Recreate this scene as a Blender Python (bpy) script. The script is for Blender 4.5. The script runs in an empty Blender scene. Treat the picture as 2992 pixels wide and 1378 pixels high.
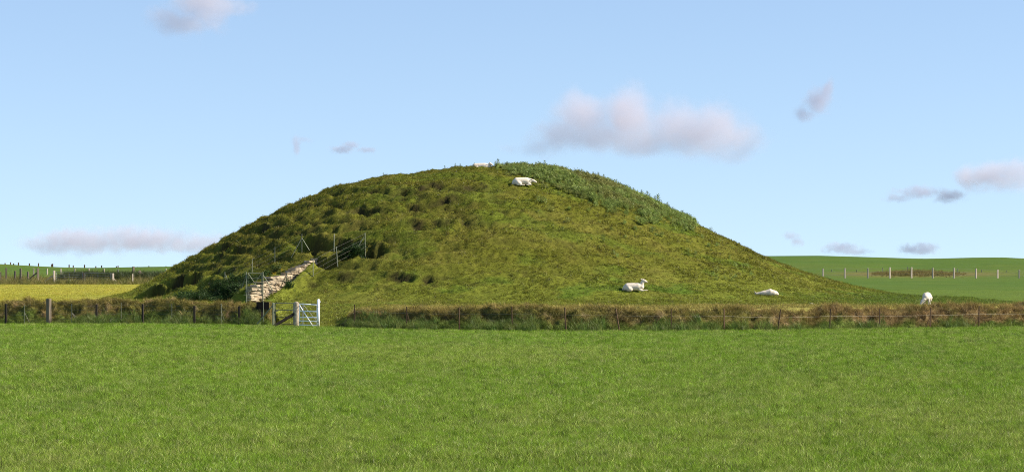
import bpy, bmesh, math, random
import numpy as np
from mathutils import Vector, Matrix
R = math.radians
rng = np.random.default_rng(7)
random.seed(7)
scene = bpy.context.scene
COL = scene.collection

# ------------------------------------------------------------------ camera, sky, sun, exposure
F, CX, HZ, CAMZ = 7560.0, 1496.0, 819.0, 2.0        # focal length, centre column and horizon row in photograph pixels
cam_d = bpy.data.cameras.new('camera')
cam_d.sensor_width = 36.0
cam_d.lens = F / 2992.0 * 36.0
cam_d.shift_y = (HZ - 689.0) / 2992.0
cam_d.clip_start = 0.5
cam_d.clip_end = 30000.0
cam = bpy.data.objects.new('camera', cam_d)
COL.objects.link(cam)
cam.location = (0, 0, CAMZ)
cam.rotation_euler = (R(90), 0, 0)
scene.camera = cam

SUN_EL, SUN_AZ = 36.5, 96.0          # azimuth clockwise from the view direction (+Y): the sun stands to the right
world = bpy.data.worlds.new('World')
scene.world = world
world.use_nodes = True
wn, wl = world.node_tree.nodes, world.node_tree.links
wn.clear()
sky = wn.new('ShaderNodeTexSky')
sky.sky_type = 'NISHITA'
sky.sun_disc = False
sky.sun_elevation = R(SUN_EL)
sky.sun_rotation = R(SUN_AZ)
sky.altitude = 0
sky.air_density = 1.0
sky.dust_density = 0.0
sky.ozone_density = 3.0
bg = wn.new('ShaderNodeBackground')
bg.inputs['Strength'].default_value = 0.097
wo = wn.new('ShaderNodeOutputWorld')
tcw = wn.new('ShaderNodeTexCoord')
sep = wn.new('ShaderNodeSeparateXYZ'); com = wn.new('ShaderNodeCombineXYZ')
lift = wn.new('ShaderNodeMath'); lift.operation = 'MULTIPLY_ADD'; lift.inputs[1].default_value = 0.90; lift.inputs[2].default_value = 0.10   # clear, dry air: no white band at the horizon
wl.new(tcw.outputs['Generated'], sep.inputs[0])
wl.new(sep.outputs[0], com.inputs[0]); wl.new(sep.outputs[1], com.inputs[1]); wl.new(sep.outputs[2], lift.inputs[0]); wl.new(lift.outputs[0], com.inputs[2])
wl.new(com.outputs[0], sky.inputs[0])
wb = wn.new('ShaderNodeVectorMath'); wb.operation = 'MULTIPLY'; wb.inputs[1].default_value = (1.08, 0.985, 0.955)   # the camera's white balance
wl.new(sky.outputs[0], wb.inputs[0]); wl.new(wb.outputs[0], bg.inputs[0])
wl.new(bg.outputs[0], wo.inputs[0])

sl = bpy.data.lights.new('sun', 'SUN')
sl.energy = 4.2
sl.angle = R(0.53)
sl.color = (1.0, 0.91, 0.76)
sun = bpy.data.objects.new('sun', sl)
COL.objects.link(sun)
L = Vector((math.sin(R(SUN_AZ)) * math.cos(R(SUN_EL)), math.cos(R(SUN_AZ)) * math.cos(R(SUN_EL)), math.sin(R(SUN_EL))))
sun.rotation_euler = L.to_track_quat('Z', 'Y').to_euler()
sun.location = (60, -20, 60)

vs = scene.view_settings
vs.view_transform = 'Standard'
vs.look = 'None'
vs.gamma = 1.0
vs.exposure = 0.95
vs.use_curve_mapping = False
scene.cycles.use_denoising = True
scene.cycles.denoising_prefilter = 'NONE'
scene.cycles.filter_width = 1.0
scene.cycles.max_bounces = 6
scene.cycles.transparent_max_bounces = 8
scene.cycles.volume_bounces = 2
scene.cycles.volume_step_rate = 0.6
scene.cycles.use_adaptive_sampling = True
scene.cycles.adaptive_threshold = 0.015

# ------------------------------------------------------------------ small maths
def sstep(a, b, x):
    t = np.clip((np.asarray(x, float) - a) / (b - a), 0, 1)
    return t * t * (3 - 2 * t)

def _hash(ix, iy, seed):
    h = (ix.astype(np.int64) * 374761393 + iy.astype(np.int64) * 668265263 + seed * 974711) & 0x7fffffff
    h = ((h ^ (h >> 13)) * 1274126177) & 0x7fffffff
    h = (h ^ (h >> 16)) & 0x7fffffff
    return h / 0x7fffffff * 2 - 1

def vnoise(x, y, seed=0):
    x = np.asarray(x, float); y = np.asarray(y, float)
    x, y = x * 0.9553 - y * 0.2955, x * 0.2955 + y * 0.9553
    ix, iy = np.floor(x), np.floor(y)
    fx, fy = x - ix, y - iy
    ux, uy = fx * fx * fx * (fx * (fx * 6 - 15) + 10), fy * fy * fy * (fy * (fy * 6 - 15) + 10)
    a, b = _hash(ix, iy, seed), _hash(ix + 1, iy, seed)
    c, d = _hash(ix, iy + 1, seed), _hash(ix + 1, iy + 1, seed)
    return (a + (b - a) * ux) * (1 - uy) + (c + (d - c) * ux) * uy

def fbm(x, y, seed=0, octv=4):
    s, a, t = 0, 1.0, 0
    for k in range(octv):
        s = s + a * vnoise(x * 2 ** k, y * 2 ** k, seed + 17 * k)
        t += a; a *= 0.5
    return s / t * 1.5

def mixc(a, b, t):
    t = np.asarray(t)[..., None]
    return np.asarray(a) * (1 - t) + np.asarray(b) * t

# ------------------------------------------------------------------ terrain functions (metres; camera at origin looking along +Y)
_bx = np.array([-90, -60, -40, -23.7, -17.25, -12.15, -9.35, -4.0, 1.4, 6.8, 12.5, 21.8, 40, 60, 90.])
_by = np.array([150, 142, 130, 119.5, 118.3, 115.2, 111.6, 103.9, 100.6, 101.3, 104.3, 110.4, 124, 136, 146.])
_fx = np.linspace(-100, 100, 2001)
_fy = np.interp(_fx, _bx, _by)
_k = np.hanning(61); _k /= _k.sum()
_fy = np.convolve(np.pad(_fy, 30, mode='edge'), _k, mode='valid')
def Yb(X): return np.interp(X, _fx, _fy)

_skl = (np.array([-6000, -2000, -1496, -1386, -1276, -1196, -1096, -996, -600, -200, 400, 734, 900, 1004, 1204, 1354, 1434, 1496, 2500, 6000]),
        np.array([768, 764, 771.5, 778, 782.5, 782.5, 780, 778.8, 774, 768, 752, 748, 747, 750, 756, 752.5, 752, 755, 758, 750]))
def base(X, Y):
    """ground behind the bank: platform, hay field, pasture and far hills"""
    a = np.clip(X / Y * F, -6000, 6000)
    u = sstep(-500, 500, a)
    skl = np.interp(a, *_skl)
    zl_top = CAMZ + (HZ - skl) * 400 / F
    zr_top = CAMZ + (HZ - skl) * 450 / F
    zl = np.interp(Y, [80, 122, 203, 232, 300], [0.78, 0.86, 1.58, 2.02, 2.6])
    tl = np.clip((Y - 232) / 168, 0, 1)
    zl = np.where(Y > 232, 2.02 + (zl_top - 2.02) * (1 - (1 - tl) ** 1.6), zl)
    zl = np.where(Y > 400, zl_top - np.maximum(Y - 400, 0) ** 1.3 * 0.006, zl)
    zr = np.interp(Y, [80, 100, 125, 290], [0.84, 0.88, 0.90, 2.27])
    tr = np.clip((Y - 290) / 160, 0, 1)
    zr = np.where(Y > 290, 2.27 + (zr_top - 2.27) * (1 - (1 - tr) ** 1.5), zr)
    zr = np.where(Y > 450, zr_top - np.maximum(Y - 450, 0) ** 1.3 * 0.006, zr)
    return zl * (1 - u) + zr * u

MC = np.array([-0.5, 140.0])
_PL = (np.array([0, 2.5, 4.4, 6.1, 7.8, 9.35, 10.85, 12.9, 14.9, 16.4, 17.7, 19.0, 20.3, 22, 24]),
       np.array([8.39, 8.22, 8.0, 7.8, 7.46, 7.08, 6.4, 5.44, 4.26, 3.4, 2.65, 1.85, 1.25, 1.03, 1.0]) - 1.0)
_PR = (np.array([0, 0.8, 2.9, 5.1, 7.2, 9.4, 11.5, 13.7, 15.8, 18, 21.2, 23.5, 26]),
       np.array([8.39, 8.37, 8.15, 7.66, 6.8, 5.68, 4.54, 3.44, 2.56, 1.87, 1.22, 1.05, 1.0]) - 1.0)
def _smooth_profile(P):
    r = np.linspace(0, 30, 601); z = np.interp(r, *P)
    z = np.concatenate([z[30:0:-1], z, np.full(30, z[-1])])
    k = np.hanning(33); k /= k.sum()
    return r, np.convolve(z, k, mode='same')[30:-30]
_PL, _PR = _smooth_profile(_PL), _smooth_profile(_PR)
def mound_smooth(X, Y):
    dx, dy = X - MC[0], Y - MC[1]
    r = np.hypot(dx, dy) + 1e-6
    w = sstep(-0.9, 0.9, dx / r)
    front = np.clip(-dy / r, 0, 1) ** 2
    return (np.interp(r, *_PL) * (1 - w) + np.interp(r, *_PR) * w) * (1 - .03 * sstep(3, 7, np.interp(r, *_PL))), r, w, front

def gapf(X, lo=-10.25, hi=-7.3):
    return sstep(lo - 0.5, lo + 0.1, X) * (1 - sstep(hi - 0.6, hi + 1.3, X))

def H0(X, Y):
    """smooth ground inside the bank"""
    v = Y - Yb(X)
    m = mound_smooth(X, Y)[0]
    b = base(X, Y)
    g = gapf(X)
    ramp = sstep(-0.3, 8.5, v)
    return (b * (1 - g) + b * (0.02 + 0.98 * ramp) * g) + m

def ray(px, py, fn=H0, y0=92.0, y1=230.0):
    Y = np.arange(y0, y1, 0.05)
    X = (px - CX) * Y / F
    Z = CAMZ - (py - HZ) * Y / F
    hit = np.nonzero(fn(X, Y) >= Z)[0]
    k = hit[0] if len(hit) else len(Y) - 1
    return float(X[k]), float(Y[k]), float(Z[k])

def pw(px, py, Y):
    return Vector(((px - CX) * Y / F, Y, CAMZ - (py - HZ) * Y / F))

# turf scars: (column, row, half width, depth in metres, slope length)
SC = [(1208,549,45,.28,1.1),(1232,590,30,.42,1.0),(1124,608,62,.45,1.2),(1007,586,26,.28,.9),(901,601,22,.28,.9),(887,628,22,.22,.8),
      (944,623,26,.22,.8),(917,643,32,.24,.8),(828,646,24,.24,.8),(781,657,32,.36,1.0),(814,677,36,.34,.9),(863,673,20,.25,.8),(738,678,26,.28,.8),
      (795,705,38,.36,1.0),(757,703,26,.28,.8),(1308,583,52,.26,1.0),(1338,547,52,.2,1.0),(1243,648,42,.22,.9),(1357,648,62,.28,.9),
      (711,722,26,.36,.9),(757,730,26,.26,.8),(699,724,26,.36,.9),(667,716,30,.32,.9),(710,757,24,.26,.8),(659,762,20,.26,.7),
      (580,777,42,.28,.8),(567,810,38,.5,1.2),(610,822,24,.45,.9),(918,823,20,.16,.7),(883,838,18,.16,.7),(945,808,20,.16,.7),
      (455,848,74,1.2,1.6),(530,812,50,.85,1.2),(500,838,40,.7,1.2),(1439,591,22,.16,.7),(1477,619,24,.14,.7),(1263,809,32,.22,.9),(1180,804,55,.22,.9),
      (625,855,30,.4,1.2),(670,862,42,.5,1.2),(1010,640,20,.16,.7),(1060,655,26,.16,.7),(980,560,30,.2,.8),(1090,560,30,.2,.8),(1400,690,30,.1,.7),
      (1150,690,24,.14,.7),(1290,700,26,.14,.7),(640,745,26,.28,.8),(620,775,26,.28,.8),(540,780,22,.3,.8),(860,570,26,.24,.8),(800,620,26,.26,.8),
      (1415,545,40,.16,.8),(1260,540,30,.2,.8),(1160,560,28,.2,.8),(1040,610,30,.2,.8),(960,640,26,.2,.8),(1550,640,26,.08,.7),(1010,800,30,.16,.7),
      (925,708,60,.9,1.0),(1014,706,66,.8,1.0),(1092,724,24,1.0,1.0),(945,764,34,.8,.8)]
_r2 = np.random.default_rng(3)
for _ in range(230):
    fx = _r2.random() ** 1.35
    px = 500 + 1500 * fx
    py = 500 + 340 * _r2.random()
    k = 1.0 - 0.72 * fx
    SC.append((px, py, 10 + 26 * _r2.random(), (0.05 + 0.17 * _r2.random()) * k, .5 + .4 * _r2.random()))
SCW = []
for (px, py, hw, d, Ls) in SC:
    X, Y, Z = ray(px, py)
    if Y > 150 or mound_smooth(X, Y)[0] < 0.12: continue
    e = 0.3
    gx = float(H0(X + e, Y) - H0(X - e, Y)); gy = float(H0(X, Y + e) - H0(X, Y - e))
    n = math.hypot(gx, gy) + 1e-9
    up = np.array([gx / n, gy / n])
    SCW.append((X, Y, up, 1.2 * hw / F * Y, d * 1.1, Ls * .8))

# the cutting that leads to the passage
T0 = np.array([-12.25, 121.5]); TD = np.array([0.54, 0.8417]); TN = np.array([0.8417, -0.54]); TL = 5.35
def trench_st(X, Y):
    dx, dy = X - T0[0], Y - T0[1]
    return dx * TD[0] + dy * TD[1], dx * TN[0] + dy * TN[1]
def trench_floor(s): return 1.06 + 0.12 * np.clip(s, 0, 7)

def mound_full(X, Y):
    """detailed turf surface; returns z, scar mask"""
    v = Y - Yb(X)
    z = H0(X, Y)
    m, r, w, front = mound_smooth(X, Y)
    on = sstep(0.02, 0.9, m)
    rough = on * (1.0 - 0.70 * sstep(-3, 8, X)) * (1 - .45 * (1 - sstep(1.2, 2.6, m)))
    # terracettes
    P = 0.52
    zz = z + 0.20 * fbm(X * 0.30, Y * 0.30, 5, 3)
    ph = 2 * math.pi * zz / P
    z = z + rough * 0.95 * P / (2 * math.pi) * (np.sin(ph) - .28 * np.sin(2 * ph))
    # lumps and tussocks
    z = z + (0.03 + 0.02 * rough) * fbm(X * 0.75, Y * 0.75, 11, 3)
    bil1 = np.abs(fbm(X * 1.5, Y * 2.2, 12, 3)); bil2 = np.abs(fbm(X * 3.6, Y * 5.0, 14, 2))
    z = z + (0.03 + 0.040 * rough) * (bil1 - .35) * (0.3 + 0.7 * on) + (0.025 + 0.05 * rough) * (bil2 - .35) * (0.3 + 0.7 * on)
    cl = fbm(X * .42, Y * .75, 15, 4)
    z = z - 0.05 * rough * sstep(-.03, .05, cl) - 0.03 * rough * sstep(-.03, .04, fbm(X * .9, Y * 1.5, 16, 3))
    z = z + 0.028 * fbm(X * 5.5, Y * 5.5, 13, 2) * (0.4 + 0.6 * on)
    scar = np.zeros_like(z)
    wob = 0.24 * fbm(X * 1.1, Y * 1.3, 21, 3) + 0.10 * fbm(X * 4.2, Y * 4.2, 22, 2)
    for (sx, sy, up, hw, d, Ls) in SCW:
        rad = max(hw * 1.5, Ls * 1.6) + 0.4
        sel = (np.abs(X - sx) < rad) & (np.abs(Y - sy) < rad)
        if not sel.any(): continue
        dx, dy = X[sel] - sx, Y[sel] - sy
        q = dx * up[0] + dy * up[1] + wob[sel]
        u = dx * up[1] - dy * up[0]
        env = np.exp(-(np.abs(u + 1.2 * wob[sel]) / hw) ** 2.4) * (.75 + .5 * vnoise(X[sel] * 2.3, Y[sel] * 2.3, 23))
        g = np.where(q > -0.10, 1 - sstep(-0.12, 0.10, q), np.clip(1 + (q + 0.10) / Ls, 0, 1))
        lip = np.exp(-((q - 0.25) / 0.22) ** 2)
        d = d * 1.25
        z[sel] += env * (-d * g + 0.22 * d * lip)
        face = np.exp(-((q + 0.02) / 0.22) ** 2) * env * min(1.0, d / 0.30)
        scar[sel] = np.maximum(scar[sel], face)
    # cutting
    s, t = trench_st(X, Y)
    # grass above the wall: brought to the wall's top line
    wt = 1.60 + 0.27 * np.clip(s, -.3, TL) - .06
    left = sstep(-1.7, .15, s) * (1 - sstep(TL - .2, TL + .9, s))
    dl = -0.5 - t
    zl_ = wt + np.clip(dl, 0, 9) * .75
    z = np.where((t <= -.42) & (dl < 3), z + left * (np.minimum(z, zl_) - z), z)
    raise_ = np.maximum(z, (wt - .03) - np.clip(dl - .55, 0, 9) * .9)
    z = np.where((t <= -.42) & (dl < 2.2) & (s < 3), z + sstep(-.05, .45, s) * left * (raise_ - z), z)
    inside = (s > -0.5) & (s < TL) & (t > -0.45)
    z = z + (.28 + .18 * sstep(.6, 2, s)) * np.exp(-((t - .45) / .32) ** 2) * sstep(.0, 1.2, s) * (1 - sstep(TL - .5, TL + .2, s))
    zt = trench_floor(s) + np.clip(t - 0.0 - .75 * sstep(TL - 1.3, TL - .3, s), 0, 9) * 3.2
    zc = np.where(inside, np.minimum(z, zt), z)
    scar = np.where(inside & (zc < z - 0.05), np.maximum(scar, 0.9 * sstep(TL - 1.2, TL - .3, s)), scar)  # end face of the cutting joins the dark mask, so its shade is painted
    z = zc
    # sink below the bank
    g = gapf(X)
    k = (1 - g) * (1 - sstep(2.1, 2.6, v))
    z = z * (1 - k) - 0.45 * k - 0.02
    z = np.where(v < 0, np.minimum(z, -0.06 + 0.5 * np.minimum(v, 0)), z)
    return z, scar

# ------------------------------------------------------------------ mesh helpers
def tag(o, label=None, cat=None, group=None, kind=None):
    if label: o['label'] = label
    if cat: o['category'] = cat
    if group: o['group'] = group
    if kind: o['kind'] = kind
    return o

def link(name, mesh, parent=None):
    o = bpy.data.objects.new(name, mesh)
    COL.objects.link(o)
    if parent is not None: o.parent = parent
    return o

def empty(name, loc):
    o = bpy.data.objects.new(name, None)
    o.empty_display_size = 0.2
    COL.objects.link(o)
    o.location = loc
    return o

def grid_mesh(name, X, Y, Z, mat, col=None, smooth=True):
    ny, nx = X.shape
    me = bpy.data.meshes.new(name)
    co = np.stack([X, Y, Z], -1).reshape(-1, 3).astype(np.float32)
    i = (np.arange(ny - 1)[:, None] * nx + np.arange(nx - 1)[None, :]).ravel()
    quads = np.stack([i, i + 1, i + nx + 1, i + nx], -1).astype(np.int32)
    me.vertices.add(len(co)); me.vertices.foreach_set('co', co.ravel())
    me.loops.add(quads.size); me.loops.foreach_set('vertex_index', quads.ravel())
    me.polygons.add(len(quads))
    me.polygons.foreach_set('loop_start', np.arange(0, quads.size, 4, dtype=np.int32))
    me.polygons.foreach_set('use_smooth', np.full(len(quads), smooth))
    me.update(calc_edges=True)
    if col is not None:
        a = me.attributes.new('cd', 'FLOAT_COLOR', 'POINT')
        c4 = np.ones((len(co), 4), np.float32); c4[:, :3] = np.clip(col.reshape(-1, 3), 0, 1)
        a.data.foreach_set('color', c4.ravel())
    me.materials.append(mat)
    return me

class MB:
    """collects solids, makes one mesh"""
    def __init__(s): s.v, s.f = [], []
    def add(s, vs, fs):
        n = len(s.v); s.v += [tuple(x) for x in vs]; s.f += [tuple(i + n for i in f) for f in fs]; return s
    def tube(s, p0, p1, r0, r1=None, n=8, cap=True):
        p0, p1 = Vector(p0), Vector(p1); r1 = r0 if r1 is None else r1
        d = (p1 - p0).normalized()
        a = d.orthogonal().normalized(); b = d.cross(a)
        vs = []
        for p, r in ((p0, r0), (p1, r1)):
            for k in range(n):
                t = 2 * math.pi * k / n
                vs.append(p + a * (r * math.cos(t)) + b * (r * math.sin(t)))
        fs = [(k, (k + 1) % n, n + (k + 1) % n, n + k) for k in range(n)]
        if cap: fs += [tuple(range(n - 1, -1, -1)), tuple(range(n, 2 * n))]
        return s.add(vs, fs)
    def poly(s, pts, r, n=5):
        for a, b in zip(pts[:-1], pts[1:]): s.tube(a, b, r, n=n)
        return s
    def bar(s, p0, p1, w, t, yaw=0.0, bev=0.12, wob=0.0):
        """square bar from p0 to p1 with chamfered long edges and a slightly domed end"""
        p0, p1 = Vector(p0), Vector(p1)
        d = (p1 - p0).normalized()
        a = Vector((math.cos(yaw), math.sin(yaw), 0)); a = (a - d * a.dot(d)).normalized()
        b = d.cross(a)
        h, k = w / 2, t / 2; c = min(w, t) * bev
        prof = [(h - c, -k), (h, -k + c), (h, k - c), (h - c, k), (-h + c, k), (-h, k - c), (-h, -k + c), (-h + c, -k)]
        L_ = (p1 - p0).length
        rows = [(0, 1.0), (L_ * .35, 1 + wob), (L_ * .7, 1 - wob), (L_ - c, 1.0), (L_, 0.86)]
        vs = [p0 + d * z + a * (x * q) + b * (y * q) for z, q in rows for x, y in prof]
        n = 8; fs = []
        for i in range(len(rows) - 1):
            fs += [(i * n + j, i * n + (j + 1) % n, (i + 1) * n + (j + 1) % n, (i + 1) * n + j) for j in range(n)]
        m = (len(rows) - 1) * n
        fs += [tuple(range(n - 1, -1, -1)), tuple(range(m, m + n))]
        return s.add(vs, fs)
    def build(s, name, mat, parent=None, smooth=False):
        me = bpy.data.meshes.new(name); me.from_pydata(s.v, [], s.f); me.update()
        if smooth: me.polygons.foreach_set('use_smooth', np.full(len(me.polygons), True))
        me.materials.append(mat)
        o = link(name, me, parent)
        if parent is not None: o.matrix_parent_inverse = Matrix.Translation(-Vector(parent.location))
        return o

# ------------------------------------------------------------------ materials
def new_mat(name):
    m = bpy.data.materials.new(name); m.use_nodes = True
    n, l = m.node_tree.nodes, m.node_tree.links
    n.clear()
    return m, n, l

def simple(name, col, rough=0.7, metal=0.0, var=0.25, scale=6.0, bump=0.0, stretch=(1, 1, 1), spec=0.3):
    m, n, l = new_mat(name)
    o = n.new('ShaderNodeOutputMaterial'); p = n.new('ShaderNodeBsdfPrincipled')
    l.new(p.outputs[0], o.inputs[0])
    p.inputs['Roughness'].default_value = rough; p.inputs['Metallic'].default_value = metal
    p.inputs['Specular IOR Level'].default_value = spec
    tc = n.new('ShaderNodeNewGeometry'); mp = n.new('ShaderNodeMapping'); mp.inputs['Scale'].default_value = stretch
    nz = n.new('ShaderNodeTexNoise'); nz.inputs['Scale'].default_value = scale; nz.inputs['Detail'].default_value = 5
    l.new(tc.outputs['Position'], mp.inputs[0]); l.new(mp.outputs[0], nz.inputs['Vector'])
    oi = n.new('ShaderNodeObjectInfo')
    ad = n.new('ShaderNodeMath'); ad.operation = 'MULTIPLY_ADD'; ad.inputs[1].default_value = 0.35; ad.inputs[2].default_value = -0.17
    l.new(oi.outputs['Random'], ad.inputs[0])
    sm = n.new('ShaderNodeMath'); sm.operation = 'ADD'
    l.new(nz.outputs[0], sm.inputs[0]); l.new(ad.outputs[0], sm.inputs[1])
    cr = n.new('ShaderNodeValToRGB')
    cr.color_ramp.elements[0].position = 0.25; cr.color_ramp.elements[1].position = 0.75
    cr.color_ramp.elements[0].color = (*[c * (1 - var) for c in col], 1)
    cr.color_ramp.elements[1].color = (*[min(1, c * (1 + var)) for c in col], 1)
    l.new(sm.outputs[0], cr.inputs[0]); l.new(cr.outputs[0], p.inputs['Base Color'])
    if bump:
        b = n.new('ShaderNodeBump'); b.inputs['Strength'].default_value = bump; b.inputs['Distance'].default_value = 0.02
        l.new(nz.outputs[0], b.inputs['Height']); l.new(b.outputs[0], p.inputs['Normal'])
    return m

def turf_mat(name, vary=0.35, s1=3.0, s2=14.0, bump=0.5, dist=0.05, s3=40.0):
    """ground under the grass: colour attribute broken up by noise"""
    m, n, l = new_mat(name)
    o = n.new('ShaderNodeOutputMaterial'); p = n.new('ShaderNodeBsdfPrincipled')
    l.new(p.outputs[0], o.inputs[0])
    p.inputs['Roughness'].default_value = 0.95; p.inputs['Specular IOR Level'].default_value = 0.08
    at = n.new('ShaderNodeAttribute'); at.attribute_name = 'cd'
    g = n.new('ShaderNodeNewGeometry')
    facs = []
    for sc in (s1, s2, s3):
        nz = n.new('ShaderNodeTexNoise'); nz.inputs['Scale'].default_value = sc; nz.inputs['Detail'].default_value = 4; nz.inputs['Roughness'].default_value = 0.65
        l.new(g.outputs['Position'], nz.inputs['Vector']); facs.append(nz)
    a1 = n.new('ShaderNodeMath'); a1.operation = 'ADD'; l.new(facs[0].outputs[0], a1.inputs[0]); l.new(facs[1].outputs[0], a1.inputs[1])
    a2 = n.new('ShaderNodeMath'); a2.operation = 'ADD'; l.new(a1.outputs[0], a2.inputs[0]); l.new(facs[2].outputs[0], a2.inputs[1])
    mr = n.new('ShaderNodeMapRange'); mr.inputs['From Min'].default_value = 0.9; mr.inputs['From Max'].default_value = 2.1
    mr.inputs['To Min'].default_value = 1 - vary * 1.4; mr.inputs['To Max'].default_value = 1 + vary * 1.4
    l.new(a2.outputs[0], mr.inputs[0])
    mu = n.new('ShaderNodeVectorMath'); mu.operation = 'SCALE'
    l.new(at.outputs['Color'], mu.inputs[0]); l.new(mr.outputs[0], mu.inputs['Scale'])
    l.new(mu.outputs[0], p.inputs['Base Color'])
    b = n.new('ShaderNodeBump'); b.inputs['Strength'].default_value = bump; b.inputs['Distance'].default_value = dist
    l.new(a2.outputs[0], b.inputs['Height']); l.new(b.outputs[0], p.inputs['Normal'])
    return m

def blade_mat(name, trans=0.35, gloss=0.05, tip=(1.25, 1.12, 1.0)):
    m, n, l = new_mat(name)
    o = n.new('ShaderNodeOutputMaterial')
    at = n.new('ShaderNodeAttribute'); at.attribute_name = 'tint'; at.attribute_type = 'INSTANCER'
    oi = n.new('ShaderNodeAttribute'); oi.attribute_name = 'rnd'           # per blade
    hh = n.new('ShaderNodeAttribute'); hh.attribute_name = 'hgt'
    mr = n.new('ShaderNodeMapRange'); mr.inputs['To Min'].default_value = 0.50; mr.inputs['To Max'].default_value = 1.55
    l.new(oi.outputs['Fac'], mr.inputs[0])
    sc = n.new('ShaderNodeVectorMath'); sc.operation = 'SCALE'
    l.new(at.outputs['Vector'], sc.inputs[0]); l.new(mr.outputs[0], sc.inputs['Scale'])
    tp = n.new('ShaderNodeVectorMath'); tp.operation = 'MULTIPLY'; tp.inputs[1].default_value = tip
    l.new(sc.outputs[0], tp.inputs[0])
    mx = n.new('ShaderNodeMix'); mx.data_type = 'RGBA'
    l.new(hh.outputs['Fac'], mx.inputs['Factor']); l.new(sc.outputs[0], mx.inputs['A']); l.new(tp.outputs[0], mx.inputs['B'])
    d = n.new('ShaderNodeBsdfDiffuse'); t = n.new('ShaderNodeBsdfTranslucent'); g = n.new('ShaderNodeBsdfGlossy'); g.inputs['Roughness'].default_value = 0.38
    l.new(mx.outputs['Result'], d.inputs[0]); l.new(mx.outputs['Result'], t.inputs[0])
    m1 = n.new('ShaderNodeMixShader'); m1.inputs[0].default_value = trans
    l.new(d.outputs[0], m1.inputs[1]); l.new(t.outputs[0], m1.inputs[2])
    m2 = n.new('ShaderNodeMixShader'); m2.inputs[0].default_value = gloss
    l.new(m1.outputs[0], m2.inputs[1]); l.new(g.outputs[0], m2.inputs[2])
    l.new(m2.outputs[0], o.inputs[0])
    return m

M = dict(
    turf=turf_mat('turf', 0.32, 2.5, 11.0, 0.6, 0.06, 34.0),
    bankturf=turf_mat('bank_turf', 0.55, 2.2, 7.0, 0.9, 0.10, 26.0),
    sward=turf_mat('sward', 0.25, 1.2, 9.0, 0.4, 0.04, 40.0),
    far=turf_mat('far_pasture', 0.22, 0.12, 0.9, 0.5, 0.15, 5.0),
    blade=blade_mat('grass_blade', 0.35, 0.02),
    blade_dry=blade_mat('dry_grass_blade', 0.25, 0.01, (1.35, 1.22, 1.1)),
    leaf=blade_mat('weed_leaf', 0.30, 0.015, (1.15, 1.15, 1.15)),
    woodd=simple('tarred_wood', (.030, .022, .015), .8, var=.4, scale=9, stretch=(1, 1, .2), bump=.4),
    woodg=simple('weathered_wood', (.18, .14, .10), .85, var=.3, scale=14, stretch=(1, 1, .15), bump=.5),
    woodp=simple('pale_wood', (.48, .39, .30), .8, var=.22, scale=14, stretch=(1, 1, .15), bump=.4),
    metalg=simple('green_grey_metal', (.17, .18, .12), .55, .2, var=.3, scale=12),
    rust=simple('rusty_steel', (.13, .075, .04), .8, .1, var=.4, scale=16, bump=.3),
    galv=simple('galvanised_steel', (.88, .86, .82), .55, .0, var=.12, scale=5),
    metalp=simple('worn_steel', (.45, .44, .40), .5, .1, var=.3, scale=8),
    galvd=simple('dull_steel', (.12, .13, .12), .5, .4, var=.3, scale=8),
    wire=simple('fence_wire', (.26, .24, .19), .5, .3, var=.15, scale=3),
    stone=simple('lichened_stone', (.40, .33, .24), .9, var=.45, scale=9, bump=.7),
    flag=simple('pale_flagstone', (.38, .305, .205), .9, var=.5, scale=7, bump=.7),
    black=simple('black_paint', (.010, .009, .009), .95, var=.3, scale=8, spec=.05),
    fleece=simple('shorn_fleece', (.70, .60, .475), .95, var=.10, scale=14, bump=.5, spec=.05),
    eye=simple('dark_eye', (.01, .008, .006), .25, var=.1),
    pale=simple('pale_rock', (.36, .32, .25), .9, var=.25, scale=9, bump=.6),
    door=simple('red_brown_panel', (.16, .075, .05), .75, var=.25, scale=6),
)

# ------------------------------------------------------------------ sheep: one continuous body from fused tapered limbs
_b = bmesh.new(); bmesh.ops.create_uvsphere(_b, u_segments=14, v_segments=9, radius=1); _b.verts.index_update()
BALL_V = [v.co.copy() for v in _b.verts]; BALL_F = [tuple(v.index for v in f.verts) for f in _b.faces]; _b.free()
def sheep_mesh(limbs, ears):
    mb = MB()
    def ball(c, r, sq=(1, 1, 1), rot=None):
        mt = Matrix.Translation(c) @ (rot.to_matrix().to_4x4() if rot else Matrix()) @ Matrix.Diagonal((r * sq[0], r * sq[1], r * sq[2], 1))
        mb.add([mt @ v for v in BALL_V], BALL_F)
    for (p0, r0, p1, r1) in limbs:
        p0, p1 = Vector(p0), Vector(p1); n_ = max(2, int((p1 - p0).length / (min(r0, r1) * .16)) + 1)
        for k in range(n_ + 1):
            t = k / n_; ball(p0.lerp(p1, t), r0 + (r1 - r0) * t)
    for (c, d) in ears:
        ball(Vector(c) + Vector(d) * .05, .062, (.25, .5, 1), Vector(d).to_track_quat('Z', 'X'))
    tm = bpy.data.meshes.new('tmp'); tm.from_pydata(mb.v, [], mb.f); tm.update()
    to = bpy.data.objects.new('tmp', tm); COL.objects.link(to)
    md = to.modifiers.new('r', 'REMESH'); md.mode = 'VOXEL'; md.voxel_size = .016
    m2 = to.modifiers.new('s', 'SMOOTH'); m2.factor = .5; m2.iterations = 5
    dg = bpy.context.evaluated_depsgraph_get()
    me = bpy.data.meshes.new_from_object(to.evaluated_get(dg)); bpy.data.objects.remove(to); me.name = 'sheep'
    me.polygons.foreach_set('use_smooth', np.full(len(me.polygons), True))
    me.materials.clear(); me.materials.append(M['fleece'])
    return me

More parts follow.
